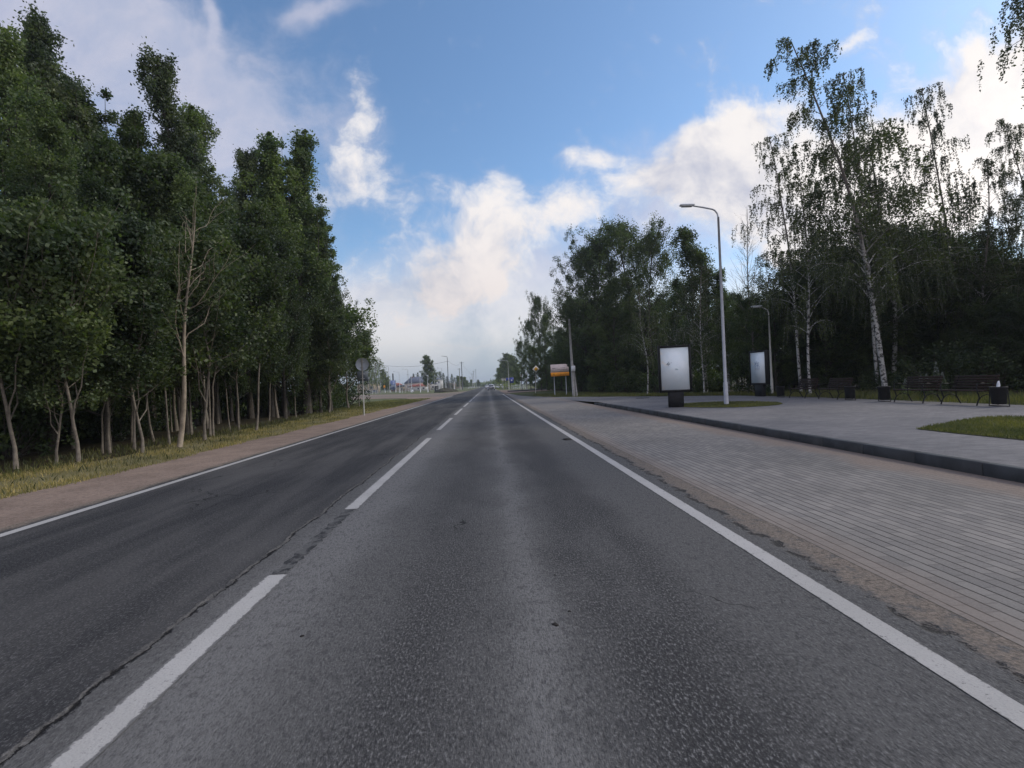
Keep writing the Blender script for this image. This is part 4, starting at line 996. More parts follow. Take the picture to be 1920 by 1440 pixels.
s2 = [(M_BLUE, [(-.5 + .1 * i, .55 + .05 * math.sin(i * 2.2)) for i in range(9)]), (M_BLUE, [(-.45 + .09 * i, .62 + .04 * math.cos(i * 2.7)) for i in range(8)]), (M_BLUE, [(-.4 + .1 * i, .47 + .04 * math.sin(i * 3.1 + 1)) for i in range(8)]), (M_BLUE, [(-.4, .68), (-.35, .58), (-.1, .7), (0.0, .55), (.2, .66)])]
lightbox('narrow-looking farther light box turned away, blue scribbles on its poster', 1426, 743, 2.45, math.radians(-80), s2)

# benches: run along Y, facing the road (-X)
def bench(label, Y, first=[None]):
    if first[0] is not None: return dup(first[0], (14.45, Y, .152), 0, 1.0, label)
    t = thing('park_bench', label, 'bench', (14.45, Y, .152), 0, 'slatted benches along the square'); first[0] = t
    L_ = 1.42; s = MB()
    for i in range(5): s.box((-.02 + i * .092, 0, .445 - abs(i - 2) * .004), (.075, L_, .035), 0, .008)
    s.build('seat', M_WOOD, t)
    b = MB()
    for i in range(5):
        z = .52 + i * .083; b.box((.415 + i * .027, 0, z), (.03, L_, .068), 0, .006)
    b.build('backrest', M_WOOD, t)
    for sy in (-1, 1):
        y_ = sy * (L_ / 2 - .12); f_ = MB()
        f_.tube([(-.10, y_, 0), (-.07, y_, .10), (-.01, y_, .22), (-.05, y_, .36), (-.07, y_, .42), (.40, y_, .42)], .020, 6)
        f_.tube([(.56, y_, 0), (.50, y_, .10), (.43, y_, .24), (.40, y_, .42), (.44, y_, .60), (.55, y_, .90)], .020, 6)
        f_.tube([(-.07, y_, .12), (.06, y_, .27), (.22, y_, .32), (.38, y_, .27), (.50, y_, .12)], .014, 6)
        f_.tube([(-.06, y_, .42), (-.10, y_, .55), (-.06, y_, .64), (.10, y_, .66), (.28, y_, .62), (.44, y_, .64)], .017, 6)
        f_.build('side_frame', M_BLACK, t)
    return t
def yb_(px): # distance down the road of something standing on the bench line
    d = ray(px, 745); return 14.5 * d.y / d.x
for px, lab in ((1500, 'leftmost brown slatted bench, behind the smaller lamp'), (1558, 'second slatted bench from the left, beside the bin it shares'), (1710, 'third slatted bench, right of the thick white birch trunk'), (1805, 'rightmost and nearest slatted bench, by the last bin')):
    bench(lab, yb_(px))
def bin_(label, px, trash=False, first=[None]):
    Y = yb_(px)
    if first[0] is None:
        t = thing('litter_bin', label, 'bin', (14.5, Y, .152), 0, 'black litter bins between the benches'); first[0] = t
        b = MB(); n = 16; prof_ = [(.0, .06), (.15, .06), (.17, .10), (.19, .50), (.20, .52), (.20, .56), (.17, .56), (.15, .48), (0, .46)]
        v = []; q = []
        for r_, z in prof_:
            for i in range(n): v.append((r_ * math.cos(i * 6.2832 / n), r_ * math.sin(i * 6.2832 / n), z))
        for j in range(len(prof_) - 1):
            for i in range(n): q.append((j * n + i, j * n + (i + 1) % n, (j + 1) * n + (i + 1) % n, (j + 1) * n + i))
        b.add(v, q); b.build('bucket', M_BLACK, t)
        f_ = MB()
        for sy in (-1, 1): f_.tube([(0, sy * .29, 0), (0, sy * .27, .30), (0, sy * .255, .46), (0, sy * .22, .47)], .013, 6)
        f_.tube([(0, -.29, .012), (0, .29, .012)], .013, 6); f_.build('stand', M_BLACK, t)
    else: t = dup(first[0], (14.5, Y, .152), 0, 1.0, label)
    if trash:
        c = MB(); c.tube([(0, 0, .50), (.02, .0, .60), (.05, .02, .70), (.08, .03, .72)], [.04, .045, .025, .008], 7); o = c.build('white_paper_bag', M_WHITE); o.location = (14.5, Y + .02, .152)
        tag(o, 'crumpled white paper sticking out of the rightmost bin', 'litter')
bin_('litter bin left of the leftmost bench', 1464); bin_('litter bin right of the second bench', 1594); bin_('litter bin left of the third bench, under the thick birch', 1658); bin_('rightmost litter bin with white paper in it', 1873, True)
# manhole cover on the square
mh = gnd(1205, 746, .1)
ml = MB(); ml.tube([(0, 0, 0), (0, 0, .03)], .45, 20); o = ml.build('manhole_cover', M_DGREY); o.location = (mh.x, mh.y, zplaza(mh.x, mh.y)); tag(o, 'dark round cover lying flat at the far edge of the square', 'manhole cover')

# ------------------------------------------------------------------ signs and poles by the road
def fit(px, py, Y, z=0.0): return at(px, py, Y)
# back of a round sign, left verge
p = gnd(683, 779); Y = p.y
t = thing('road_sign', 'grey back of a round road sign over a square plate, left verge', 'road sign', (p.x, Y, 0))
hS = at(678, 671, Y).z
b = MB(); b.tube([(0, 0, 0), (0, 0, hS)], .032, 8); b.build('post', M_CREAM, t)
b = MB(); b.tube([(0, .05, hS - .36), (0, .062, hS - .36)], .36, 28); b.tube([(0, .038, hS - .36), (0, .050, hS - .36)], [.365, .36], 28); b.build('round_plate', M_BACK, t)
b = MB(); b.box((0, .055, hS - 1.02), (.62, .012, .56)); b.build('square_plate', mat('dark_sign_back', (0.12, 0.14, 0.15), .7), t)
b = MB()
for z in (-.2, -.52, -.9, -1.15): b.box((0, .018, hS + z), (.22, .03, .035))
b.build('bracket', M_GALV, t)
# yellow diamond
Y = 70.0; p = at(1004, 737, Y); q = at(1007, 692, Y)
t = thing('priority_sign', 'yellow and white diamond sign on a thin leaning post', 'road sign', (p.x, Y, 0))
M_YEL = mat('sign_yellow', (0.80, 0.42, 0.03), .5, .05); M_SW = mat('sign_white', (0.78, 0.76, 0.70), .5, .05)
b = MB(); b.tube([(0, 0, 0), (.22, 0, q.z + .3)], .038, 8); b.build('post', M_CREAM, t)
def diamond(s, d, y0):
    b = MB(); b.prism([(-s, 0), (0, -s), (s, 0), (0, s)], d, 'y'); return b
o = diamond(.50, .02, 0).build('plate', M_SW, t); o.location = (.21, -.06, q.z)
o2 = diamond(.31, .012, 0).build('yellow_field', M_YEL, o); o2.location = (0, -.018, 0)
# sign board white over orange
Y = 53.0; a0, a1 = at(1033, 706, Y), at(1066, 682, Y); pc = (a0.x + a1.x) / 2
t = thing('direction_board', 'torn pale and orange direction board on two posts', 'sign board', (pc, Y, -.01))
W_ = a1.x - a0.x; z0_, z1_ = a0.z, a1.z
for sx in (-.62, .62):
    b = MB(); b.tube([(sx, .05, 0), (sx, .05, z1_ - .3)], .045, 8); b.build('post', M_GALV, t)
M_PINK = mat('faded_white_board', (0.72, 0.60, 0.56), .7, .1, 3); M_OR = mat('orange_board', (0.95, 0.36, 0.03), .6, .08, 3); M_TXT = mat('dark_lettering', (0.09, 0.07, 0.07), .7)
zm = z0_ + (z1_ - z0_) * .33
b = MB(); b.prism([(-W_ / 2, zm), (W_ / 2, zm), (W_ / 2, z1_ - .32), (W_ / 2 - .22, z1_ - .22), (W_ / 2 - .10, z1_ - .10), (W_ / 2 - .32, z1_ + .01), (-W_ / 2, z1_ - .02)], .03, 'y'); up_ = b.build('upper_panel', M_PINK, t)
b = MB(); b.prism([(-W_ / 2 + .02, z0_), (W_ / 2 + .02, z0_ + .02), (W_ / 2 + .01, zm - .004), (-W_ / 2, zm - .004)], .03, 'y'); lo_ = b.build('lower_panel', M_OR, t)
b = MB(); b.prism([(-W_ * .42, z1_ - .42), (-W_ * .36, z1_ - .37), (-W_ * .36, z1_ - .40), (-W_ * .24, z1_ - .40), (-W_ * .24, z1_ - .44), (-W_ * .36, z1_ - .44), (-W_ * .36, z1_ - .47)], .006, 'y'); o = b.build('arrow', M_TXT, up_); o.location = (0, -.018, 0)
b = MB()
for (x0_, x1_, zz_) in ((.05, .18, .38), (.20, .32, .38), (.10, .22, .55), (.24, .42, .55), (-.10, .03, .52)):
    x_ = x0_ * W_
    while x_ < x1_ * W_: b.box((x_, -.018, z1_ - zz_), (.026, .005, random.uniform(.03, .06))); x_ += .055
b.build('lettering', M_TXT, up_)
b = MB(); zc = (z0_ + zm) / 2; b.prism([(-W_ * .33, zc + .13), (-W_ * .30, zc + .03), (-W_ * .32, zc + .03), (-W_ * .32, zc - .13), (-W_ * .34, zc - .13), (-W_ * .34, zc + .03), (-W_ * .36, zc + .03)], .006, 'y'); o = b.build('arrow', M_TXT, lo_); o.location = (0, -.018, 0)
b = MB()
for zz_, x0_, x1_ in ((zc + .06, -.15, .42), (zc - .07, .0, .36)):
    x_ = x0_ * W_
    while x_ < x1_ * W_: b.box((x_, -.018, zz_), (.024, .005, random.uniform(.03, .055))); x_ += .052
b.build('lettering', M_TXT, lo_)
# concrete power pole with strut and box
Y = 46.5; p = at(1076, 743, Y); q = at(1067, 598, Y)
t = thing('power_pole', 'grey concrete power pole with a prop and white box', 'power pole', (p.x, Y, -.01)); tx = q.x - p.x
tilt = (tx + 0.0)
b = MB(); b.tube([(0, 0, 0), (tilt * .5, 0, q.z * .5), (tilt, 0, q.z)], [.14, .115, .085], 8); b.build('post', M_CONC, t)
b = MB(); b.tube([(.30, .1, 0), (tilt * .42 + .12, .05, q.z * .42)], [.10, .08], 8); b.build('prop', M_CONC, t)
b = MB(); b.box((tilt * .35 + .06, -.22, q.z * .36), (.34, .2, .5), 0, .02); b.build('meter_box', M_WHITE, t)
b = MB(); b.tube([(tilt * .93 - .13, 0, q.z * .93), (tilt * .93 + .13, 0, q.z * .93)], .02, 6); b.tube([(tilt * .65 - .11, -.02, q.z * .65), (tilt * .65 + .11, -.02, q.z * .65)], .018, 6); b.build('band', M_GALV, t)
# round restriction sign farther
Y = 122.0; p = at(978, 729, Y)
t = thing('road_sign', 'small round black and white sign beside the white railing', 'road sign', (p.x, Y, 0)); zc = at(977, 704, Y).z
b = MB(); b.tube([(0, 0, 0), (0, 0, zc)], .04, 8); b.build('post', M_CREAM, t)
b = MB(); b.tube([(0, -.05, zc), (0, -.07, zc)], .38, 24); o = b.build('plate', M_SW, t)
b = MB(); b.box((0, -.075, zc), (.34, .01, .14), 0, 0); b.build('symbol', M_TXT, o)
# short white post
Y = 112.0; p = at(988, 730, Y); z1_ = at(988, 697, Y).z
t = thing('concrete_post', 'short post, white above and grey below, between the round and diamond signs', 'post', (p.x, Y, 0))
b = MB(); b.tube([(0, 0, 0), (0, 0, z1_ * .56)], .13, 8); b.build('lower_shaft', M_CONC, t)
b = MB(); b.box((0, 0, z1_ * .78), (.30, .2, z1_ * .44), 0, .02); b.build('white_panel', M_WHITE, t)
# lamp posts on the right far
for px, py0, py1, Y, lab in ((954.5, 727, 676, 132, 'far lamp post on the right in front of the pale tree'),):
    p = at(px, py0, Y); lamp(lab, (p.x, Y, 0), at(px, py1, Y).z, 1.6, math.pi, .09, M_CREAM, head=False)
# blue signs
M_BLUS = mat('sign_blue', (0.05, 0.07, 0.28), .5, .1)
for i, (px, wd, hg, lab, mm_) in enumerate(((952.5, .95, .7, 'small blue sign left of the far lamp post', M_BLUS), (959.5, 1.1, 1.5, 'larger blue sign with a white patch on two posts', M_BLUS), (943, 1.1, .9, 'pale back of a road sign before the far hedge', M_CREAM), (948.5, .75, .9, 'round pale yellow sign beside the sign back', M_CREAM))):
    Y = 136 + i; zc = at(px, 711 if i != 1 else 713, Y).z; p = at(px, 720, Y)
    t = thing('road_sign', lab, 'road sign', (p.x, Y, 0))
    b = MB(); b.tube([(0, .05, 0), (0, .05, zc)], .05, 6); b.build('post', M_CREAM, t)
    b = MB()
    if i >= 2: b.tube([(0, -.01, zc), (0, .01, zc)], .42, 16)
    else: b.box((0, 0, zc), (wd, .03, hg))
    o = b.build('plate', mm_, t)
    if i == 1: b = MB(); b.box((0, -.02, zc), (.35, .01, .35)); b.build('symbol', M_SW, o)
# white railing right
t = thing('railing', 'low white railing with crossed panels beside the right-hand lay-by', 'fence', (0, 0, 0))
pa_ = at(939, 720, 165); pb_ = at(985, 720, 128)
npst = 15; ra = MB()
for i in range(npst):
    f_ = i / (npst - 1); x = pa_.x + (pb_.x - pa_.x) * f_; y_ = pa_.y + (pb_.y - pa_.y) * f_
    b = MB(); b.tube([(x, y_, 0), (x, y_, 1.05)], .05, 6); b.build('post', M_WHITE, t)
    if i:
        for z in (.25, 1.0): ra.tube([(xo, yo, z), (x, y_, z)], .035, 4)
        ra.tube([(xo, yo, .25), (x, y_, 1.0)], .025, 4); ra.tube([(xo, yo, 1.0), (x, y_, .25)], .025, 4)
    xo, yo = x, y_
ra.build('rails', M_WHITE, t)
# trimmed hedge by the far signs
hg = bush('hedge', 'bright clipped hedge behind the far signs on the right', 77, 2.6, 3.2, L_PALE, 90, 30, .10); p = at(948, 722, 150); hg.location = (p.x, 150, 0); hg.scale = (1.3, 1, 1.15); hg['category'] = 'hedge'

# ------------------------------------------------------------------ cars
M_CARW = mat('silver_white_car_paint', (0.62, 0.64, 0.70), .3, .05, 2, spec=.5); M_CARD = mat('dark_car_paint', (0.03, 0.032, 0.04), .3, .1, 2, spec=.5); M_CARG = mat('grey_blue_car_paint', (0.16, 0.19, 0.21), .3, .1, 2, spec=.5)
M_WIN = mat('car_glass', (0.03, 0.035, 0.045), .08, .1, 2, spec=.7); M_TYRE = mat('tyre_rubber', (0.012, 0.012, 0.012), .9); M_RED = mat('tail_light_red', (0.30, 0.015, 0.015), .3); M_RIM = mat('wheel_rim', (0.3, 0.3, 0.31), .4, metal=.6)
def car(label, loc, rz, paint, group=None):
    """small hatchback, its nose towards +Y"""
    t = thing('car', label, 'car', loc, rz, group)
    # stations along y: (y, half width, zlow, zbelt)
    prof_ = [(-2.05, .74, .42, .92), (-1.98, .82, .30, .98), (-1.4, .86, .24, 1.0), (0, .87, .22, .98), (1.1, .86, .24, .93), (1.75, .80, .28, .80), (2.02, .66, .36, .66)]
    b = MB(); v = []; n = 8
    for y_, hw, zl_, zb in prof_:
        v += [(-hw * .9, y_, zl_), (-hw, y_, zl_ + .12), (-hw, y_, zb - .14), (-hw * .93, y_, zb), (hw * .93, y_, zb), (hw, y_, zb - .14), (hw, y_, zl_ + .12), (hw * .9, y_, zl_)]
    q = []
    for j in range(len(prof_) - 1):
        for i in range(n): q.append((j * n + i, j * n + (i + 1) % n, (j + 1) * n + (i + 1) % n, (j + 1) * n + i))
    b.add(v, q, (), [list(range(n)), list(range((len(prof_) - 1) * n + n - 1, (len(prof_) - 1) * n - 1, -1))])
    b.build('body', paint, t, True)
    c = MB(); st = [(-1.95, .72, .95, 1.02), (-1.62, .62, .95, 1.42), (-.9, .60, .95, 1.50), (.1, .60, .95, 1.48), (.55, .64, .95, 1.28), (1.15, .72, .90, .96)]
    v = []
    for y_, hw, zl_, zt in st: v += [(-.78, y_, zl_), (-hw, y_, zt), (hw, y_, zt), (.78, y_, zl_)]
    q = [(j * 4 + i, j * 4 + (i + 1) % 4, (j + 1) * 4 + (i + 1) % 4, (j + 1) * 4 + i) for j in range(len(st) - 1) for i in range(4)]
    c.add(v, q, (), [[0, 1, 2, 3], [23, 22, 21, 20]]); c.build('cabin', paint, t)
    def quadw(pts): w_ = MB(); w_.add(pts, [(0, 1, 2, 3)]); w_.build('window', M_WIN, t)
    quadw([(-.62, -1.955, 1.03), (.62, -1.955, 1.03), (.55, -1.66, 1.385), (-.55, -1.66, 1.385)])
    quadw([(-.64, 1.17, .985), (.64, 1.17, .985), (.58, .58, 1.285), (-.58, .58, 1.285)])
    for s in (-1, 1): quadw([(s * .785, -1.5, 1.0), (s * .785, .75, 1.0), (s * .66, .35, 1.34), (s * .635, -1.3, 1.42)])
    for s in (-1, 1):
        for y_ in (-1.3, 1.3):
            w_ = MB(); w_.tube([(s * .70, y_, .31), (s * .885, y_, .31)], .31, 18); wo_ = w_.build('wheel', M_TYRE, t)
            r_ = MB(); r_.tube([(s * .88, y_, .31), (s * .895, y_, .31)], .19, 12); r_.build('rim', M_RIM, wo_)
        l_ = MB(); l_.box((s * .68, -2.02, .80), (.18, .06, .22), 0, .01); l_.build('tail_light', M_RED, t)
        l_ = MB(); l_.box((s * .60, 1.93, .62), (.24, .12, .12), 0, .01); l_.build('headlight', M_WHITE, t)
    b = MB(); b.box((0, -2.07, .40), (1.4, .12, .18), 0, .02); b.build('bumper', M_DGREY, t)
    b = MB(); b.box((0, -2.075, .66), (.5, .03, .12)); b.build('number_plate', M_SW, t)
    return t
Y = 132.0; p = at(921, 729, Y); car('silver white hatchback driving away in the right lane', (p.x, Y, .004), 0, M_CARW)
Y = 240.0; p = at(912.5, 722, Y); car('white car coming far ahead in the left lane', (p.x, Y, .004), math.pi, M_WHITE)
Y = 175.0; p = at(933, 720, Y); car('pale car waiting at the right-hand access beyond the hatchback', (p.x, Y, 0), math.radians(60), M_WHITE)
Y = 265.0; p = at(701, 734, Y); car('grey car parked by the pale birches on the far left', (p.x, Y, -.06), math.radians(90), M_CARG)
Y = 270.0; p = at(686, 734, Y); car('dark car parked left of the grey car under the birches', (p.x, Y, -.06), math.radians(80), M_CARD)

# ------------------------------------------------------------------ far place on the left
M_WALLP = mat('pale_pink_plaster', (0.55, 0.47, 0.42), .9, .06, 1); M_ROOFG = mat('blue_grey_roof', (0.13, 0.145, 0.19), .8, .1, 2); M_ROOFR = mat('red_tile_roof', (0.34, 0.12, 0.09), .8, .12, 2); M_BRICK = mat('dull_red_brick', (0.24, 0.09, 0.08), .9, .15, 2)
M_PANE = mat('dark_window', (0.05, 0.055, 0.07), .2); M_WALLW = mat('white_plaster', (0.58, 0.57, 0.55), .9, .05, 1); M_TAN = mat('tan_boards', (0.42, 0.34, 0.25), .9, .1, 1)
def house(label, px, Y, wd, dp, hw, hr, wall, roof, wins, rz=0.0, name='house', base_z=-.06, chim=None):
    p = at(px, 726, Y); t = thing(name, label, 'building', (p.x, Y, base_z), rz)
    b = MB(); b.box((0, 0, hw / 2), (wd, dp, hw)); b.build('wall', wall, t)
    r_ = MB(); e = .5; v = [(-wd / 2 - e, -dp / 2 - e, hw), (wd / 2 + e, -dp / 2 - e, hw), (wd / 2 + e, dp / 2 + e, hw), (-wd / 2 - e, dp / 2 + e, hw), (-wd * .28, 0, hw + hr), (wd * .28, 0, hw + hr)]
    r_.add(v, [(0, 1, 5, 4), (2, 3, 4, 5), (3, 2, 1, 0)], [(1, 2, 5), (3, 0, 4)]); ro = r_.build('roof', roof, t)
    if chim: c = MB(); c.box((wd * chim, 0, hw + hr * .8), (.7, .7, 1.8)); c.build('chimney', M_BRICK, ro)
    for x, z, w2, h2 in wins:
        f_ = MB(); f_.box((x, -dp / 2 - .03, z), (w2 + .2, .06, h2 + .2)); fo = f_.build('window_frame', M_WHITE, t); g_ = MB(); g_.box((x, -dp / 2 - .07, z), (w2, .03, h2)); g_.build('pane', M_PANE, fo)
    return t
house('long pale house with a big blue grey hipped roof', 783, 300, 13.5, 10, 4.4, 3.6, M_WALLP, M_ROOFG, [(-4.5, 2.6, 1.0, 1.3), (-1.2, 2.7, 1.2, 2.0), (1.2, 2.6, 1.0, 1.3), (4.2, 2.6, 1.0, 1.3)], chim=-.2)
house('small white outbuilding with a red roof before the long pale house', 779, 285, 6, 4, 2.3, 1.3, M_WALLW, M_ROOFR, [(-1.6, 1.3, .9, .9), (1.5, 1.3, .9, .9)], name='outbuilding')
house('second small white outbuilding with red roof, right of the first', 790, 284, 6, 4, 2.3, 1.5, M_WALLW, M_ROOFR, [(-1.4, 1.3, .9, .9), (1.4, 1.3, .9, .9)], name='outbuilding')
house('dull red brick building right of the blue billboard', 744, 330, 6, 6, 4.0, 1.4, M_BRICK, M_ROOFR, [(-1.2, 2.2, 1, 1.2), (1.4, 2.2, 1, 1.2)])
house('low dark-roofed shed between the brick building and the pale house', 755, 320, 7, 5, 2.6, 1.2, M_TAN, M_DGREY, [(0, 1.4, 1.2, 1.1)], name='shed')
house('white-walled cottage right of the big round tree', 809, 310, 6, 6, 3.4, 1.6, M_WALLW, M_ROOFG, [(-1.2, 1.8, .9, 1.1), (1.3, 1.8, .9, 1.1)], name='cottage')
house('two-storey white building behind the lone dark poster column', 820, 330, 7, 7, 6.3, 1.0, M_WALLW, M_ROOFG, [(-1.8, 4.6, 1.1, 1.2), (1.6, 4.6, 1.1, 1.2), (-1.8, 2, 1.1, 1.2)])
house('long low pink-walled building right of the tall lamp', 847, 360, 10, 6, 3.0, 1.2, M_WALLP, M_TAN, [(-3, 1.6, 1, 1), (0, 1.6, 1, 1), (3, 1.6, 1, 1)])
house('pale low roof far right of the pink-walled building', 858, 340, 5.5, 5, 3.4, 1.3, M_TAN, M_WALLW, [(0, 1.8, 1, 1)], name='shed')
house('tan timber building half hidden by the birch trunks', 692, 300, 12, 6, 5.2, 1.6, M_TAN, M_DGREY, [(-3, 3, 1.2, 1.5), (2, 3, 1.2, 1.5)])
# chimney stack
p = at(737, 712, 320); t = thing('chimney_stack', 'lone dark chimney pipe above the blue billboard', 'chimney', (p.x, 320, -.06)); zt = at(737, 701, 320).z
b = MB(); b.tube([(0, 0, 0), (0, 0, zt)], [.55, .38], 10); b.build('stack', M_DGREY, t); b = MB(); b.tube([(0, 0, zt), (0, 0, zt + .25)], .45, 10); b.build('rim', M_BLACK, t)
# billboard
Y = 230; pa_ = at(722, 731, Y); pb_ = at(741.5, 714, Y); t = thing('billboard', 'blue picture billboard on three white posts', 'billboard', ((pa_.x + pb_.x) / 2, Y, -.06))
Wb = pb_.x - pa_.x
for s in (-.5, 0, .5): b = MB(); b.tube([(s * Wb, .1, 0), (s * Wb, .1, pb_.z + .3)], .13, 8); b.build('post', M_WHITE, t)
M_BBLUE = bpy.data.materials.new('blue_picture'); M_BBLUE.use_nodes = True; g = G(M_BBLUE.node_tree); tcx = g.n('ShaderNodeTexCoord').outputs['Object']
g.put(M_BBLUE.node_tree.nodes['Principled BSDF'].inputs['Base Color'], g.mix(g.ss(g.noise(tcx, .9, 3, .6), .5, .62), (0.16, 0.21, 0.42), (0.50, 0.56, 0.62)))
b = MB(); b.box((-Wb * .25, -.06, (pb_.z + 1.0) / 2 + .2), (Wb * .47, .1, pb_.z - .9)); b.build('panel', M_BBLUE, t)
b = MB(); b.box((Wb * .25, -.06, (pb_.z + 1.0) / 2 + .2), (Wb * .47, .1, pb_.z - .9)); b.build('panel', M_BBLUE, t)
p = at(721, 734, 205); t = thing('warning_sign', 'small orange sign on a thin post left of the blue billboard', 'road sign', (p.x, 205, -.06)); b = MB(); b.tube([(0, 0, 0), (0, 0, 2.9)], .06, 6); b.build('post', M_CREAM, t); b = MB(); b.box((0, -.05, 2.6), (.75, .04, 1.1)); b.build('plate', M_OR, t)
# black poster column
Y = 165; p = at(818, 728, Y); t = thing('poster_stand', 'black block-shaped poster stand with white notices', 'poster stand', (p.x, Y, -.06)); b = MB(); b.box((0, 0, .95), (1.05, .6, 1.9), .3, .05); bo = b.build('body', M_BLACK, t)
for z in (.7, 1.2): b = MB(); b.box((.15, -.36, z), (.5, .02, .12), .3); b.build('notice', M_WHITE, bo)
# white cat-sized board
p = at(773, 729, 190); t = thing('white_stone', 'small white boulder in the grass before the red roofs', 'boulder', (p.x, 190, -.06)); b = MB(); b.tube([(-.6, 0, .1), (-.3, 0, .35), (.1, .1, .5), (.6, 0, .2)], [.1, .35, .4, .1], 8); b.build('stone', M_WHITE, t)
# earth mounds
M_SOIL = mat('dark_heap', (0.055, 0.05, 0.035), 1, .4, 2)
for i, (px, Y, r_, lab) in enumerate(((832, 140, 2.6, 'larger dark heap of earth and weeds before the tall lamp'), (847, 146, 1.7, 'smaller dark heap right of the larger one'))):
    p = at(px, 731, Y); n1, n2 = 22, 8; v = []; q = []; rs = np.random.default_rng(i)
    for j in range(n2):
        for k_ in range(n1):
            a = k_ * 6.2832 / n1; ph = j / (n2 - 1) * math.pi / 2; rr = r_ * math.cos(ph) * (1 + .2 * math.sin(3 * a + i) + rs.normal() * .05); v.append((rr * math.cos(a), rr * math.sin(a), r_ * .38 * math.sin(ph) * (1 + .2 * math.sin(2 * a))))
    for j in range(n2 - 1):
        for k_ in range(n1): q.append((j * n1 + k_, j * n1 + (k_ + 1) % n1, (j + 1) * n1 + (k_ + 1) % n1, (j + 1) * n1 + k_))
    o = link('earth_heap', mesh_np('earth_heap', v, np.array(q), M_SOIL, True), None, (p.x, Y, -.07)); tag(o, lab, 'heap')
# lamps and poles far left
lamps = [(841, 668, 152, 'tallest dark lamp post of the far left junction', 1.2, M_DGREY), (730, 686, 215, 'thin lamp post above the blue billboard, arm left', 4.0, M_CREAM), (766, 692, 235, 'pale lamp post left of the long pale house', 2.0, M_CREAM),
         (749.5, 697, 190, 'pale lamp post with thick white foot right of the billboard', 1.6, M_WHITE), (788, 702, 170, 'white lamp post in front of the long pale house', 1.2, M_WHITE), (802, 703, 160, 'white lamp post under the big round tree', 1.2, M_WHITE),
         (815, 696, 200, 'thin lamp post just right of the big round tree', 1.0, M_CREAM), (824, 706, 150, 'short white lamp post beside the black poster stand', 1.2, M_WHITE), (836, 707, 160, 'short white lamp post left of the tallest dark one', 1.0, M_WHITE), (829.5, 690, 240, 'faint distant lamp post left of the tallest dark one', 1.6, M_CREAM),
         (772, 703, 180, 'white lamp post at the left corner of the long pale house', 1.0, M_WHITE), (852, 708, 175, 'short white lamp post right of the tallest dark one', 1.0, M_WHITE)]
for px, py, Y, lab, ar, mm_ in lamps:
    p = at(px, 726, Y); lamp(lab, (p.x, Y, -.06), at(px, py, Y).z, ar, math.pi, .09 if py > 670 else .12, mm_, head=False)
# power poles in a row
GP = 'power poles along the far left of the road'
pp_ = [(867, 678, 210), (862.5, 690, 230), (886, 700, 330), (889, 695, 340), (893, 692, 420), (882, 706, 430)]
tops = []
for i, (px, py, Y) in enumerate(pp_):
    p = at(px, 722, Y); zt = at(px, py, Y).z
    t = thing('power_pole', ['tall grey power pole right of the lamps', 'thin grey power pole with a side arm left of the tall one', 'nearer left pole of the distant power line', 'second distant power pole, close beside the nearer one', 'tallest of the distant faint power poles', 'smallest faint power pole on the horizon'][i], 'power pole', (p.x, Y, -.06), group=None)
    b = MB(); b.tube([(0, 0, 0), (0, 0, zt)], [.2, .12], 8); b.build('post', M_CONC if i else M_DGREY, t); b = MB(); b.tube([(-.9, 0, zt - .4), (.9, 0, zt - .4)], .06, 5); b.build('crossarm', M_DGREY, t); tops.append((p.x, Y, zt - .4))
# cables
def cable(label, a, b_, sag, r_=.03):
    pts = []
    for i in range(13):
        f_ = i / 12; pts.append((a[0] + (b_[0] - a[0]) * f_, a[1] + (b_[1] - a[1]) * f_, a[2] + (b_[2] - a[2]) * f_ - sag * 4 * f_ * (1 - f_)))
    b = MB(); b.tube(pts, r_, 4, False); o = b.build('power_cable', M_DGREY); tag(o, label, 'cable')
A0 = at(730, 686, 215); A1 = at(841, 677, 152); A2 = at(867, 684, 210); A3 = at(700, 683, 215)
cable('thin cable from the lamp over the billboard to the tallest dark lamp', tuple(A0), tuple(A1), .9, .035)
cable('short cable running left from the lamp over the billboard into the birches', tuple(A3), tuple(A0), .2, .035)
cable('cable dropping from the tallest dark lamp to the tall power pole', tuple(A1), tops[0], 1.2, .03)
cable('cable between the tall power pole and the distant line', tops[0], tops[2], 1.0, .03)
# white guard stones/markings far ahead
for i in range(8):
    p = at(878 + i * 3.0, 727 - i * .3, 260 + i * 14); b = MB(); b.box((0, 0, .4), (.35, .25, .9), 0, .05); o = b.build('guard_post', M_WHITE); o.location = (p.x, p.y, -.05); tag(o, 'short white guard post far along the left edge of the road', 'bollard', 'white guard posts far ahead')
# far trees left
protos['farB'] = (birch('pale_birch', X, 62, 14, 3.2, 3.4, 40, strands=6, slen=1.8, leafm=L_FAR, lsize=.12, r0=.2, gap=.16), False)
def spruce(name, label, seed, Ht, wid):
    global rng
    rs = np.random.default_rng(seed); rng = rs; t = thing(name, label, 'tree'); b = MB(); b.tube([(0, 0, 0), (0, 0, Ht)], [.2, .03], 6); cs = []; rr = []
    for i in range(60):
        f = i / 59; z = .8 + (Ht - 1) * f; a = i * 2.4; L_ = wid * (1 - f) + .15
        for k_ in (.35, .7, 1.0): cs.append((L_ * k_ * math.cos(a), L_ * k_ * math.sin(a), z - .25 * L_ * k_)); rr.append(.18 + .3 * (1 - f))
        b.tube([(0, 0, z), (L_ * math.cos(a), L_ * math.sin(a), z - .25 * L_)], [.03, .01], 4, False)
    b.build('trunk', M_BARK, t); link('crown', leaves(cs, rr, 22, .11, L_DARK, squash=(1, 1, .5)), t); return t
protos['spruce'] = (spruce('spruce_tree', X, 63, 10, 2.2), False)
def far(key, px, py, Y, Hp, lab, ws=1.0, grp=None): return put(key, px, py, Y, Hp, lab, grp, 0, ws, random.uniform(0, 6), -.06)
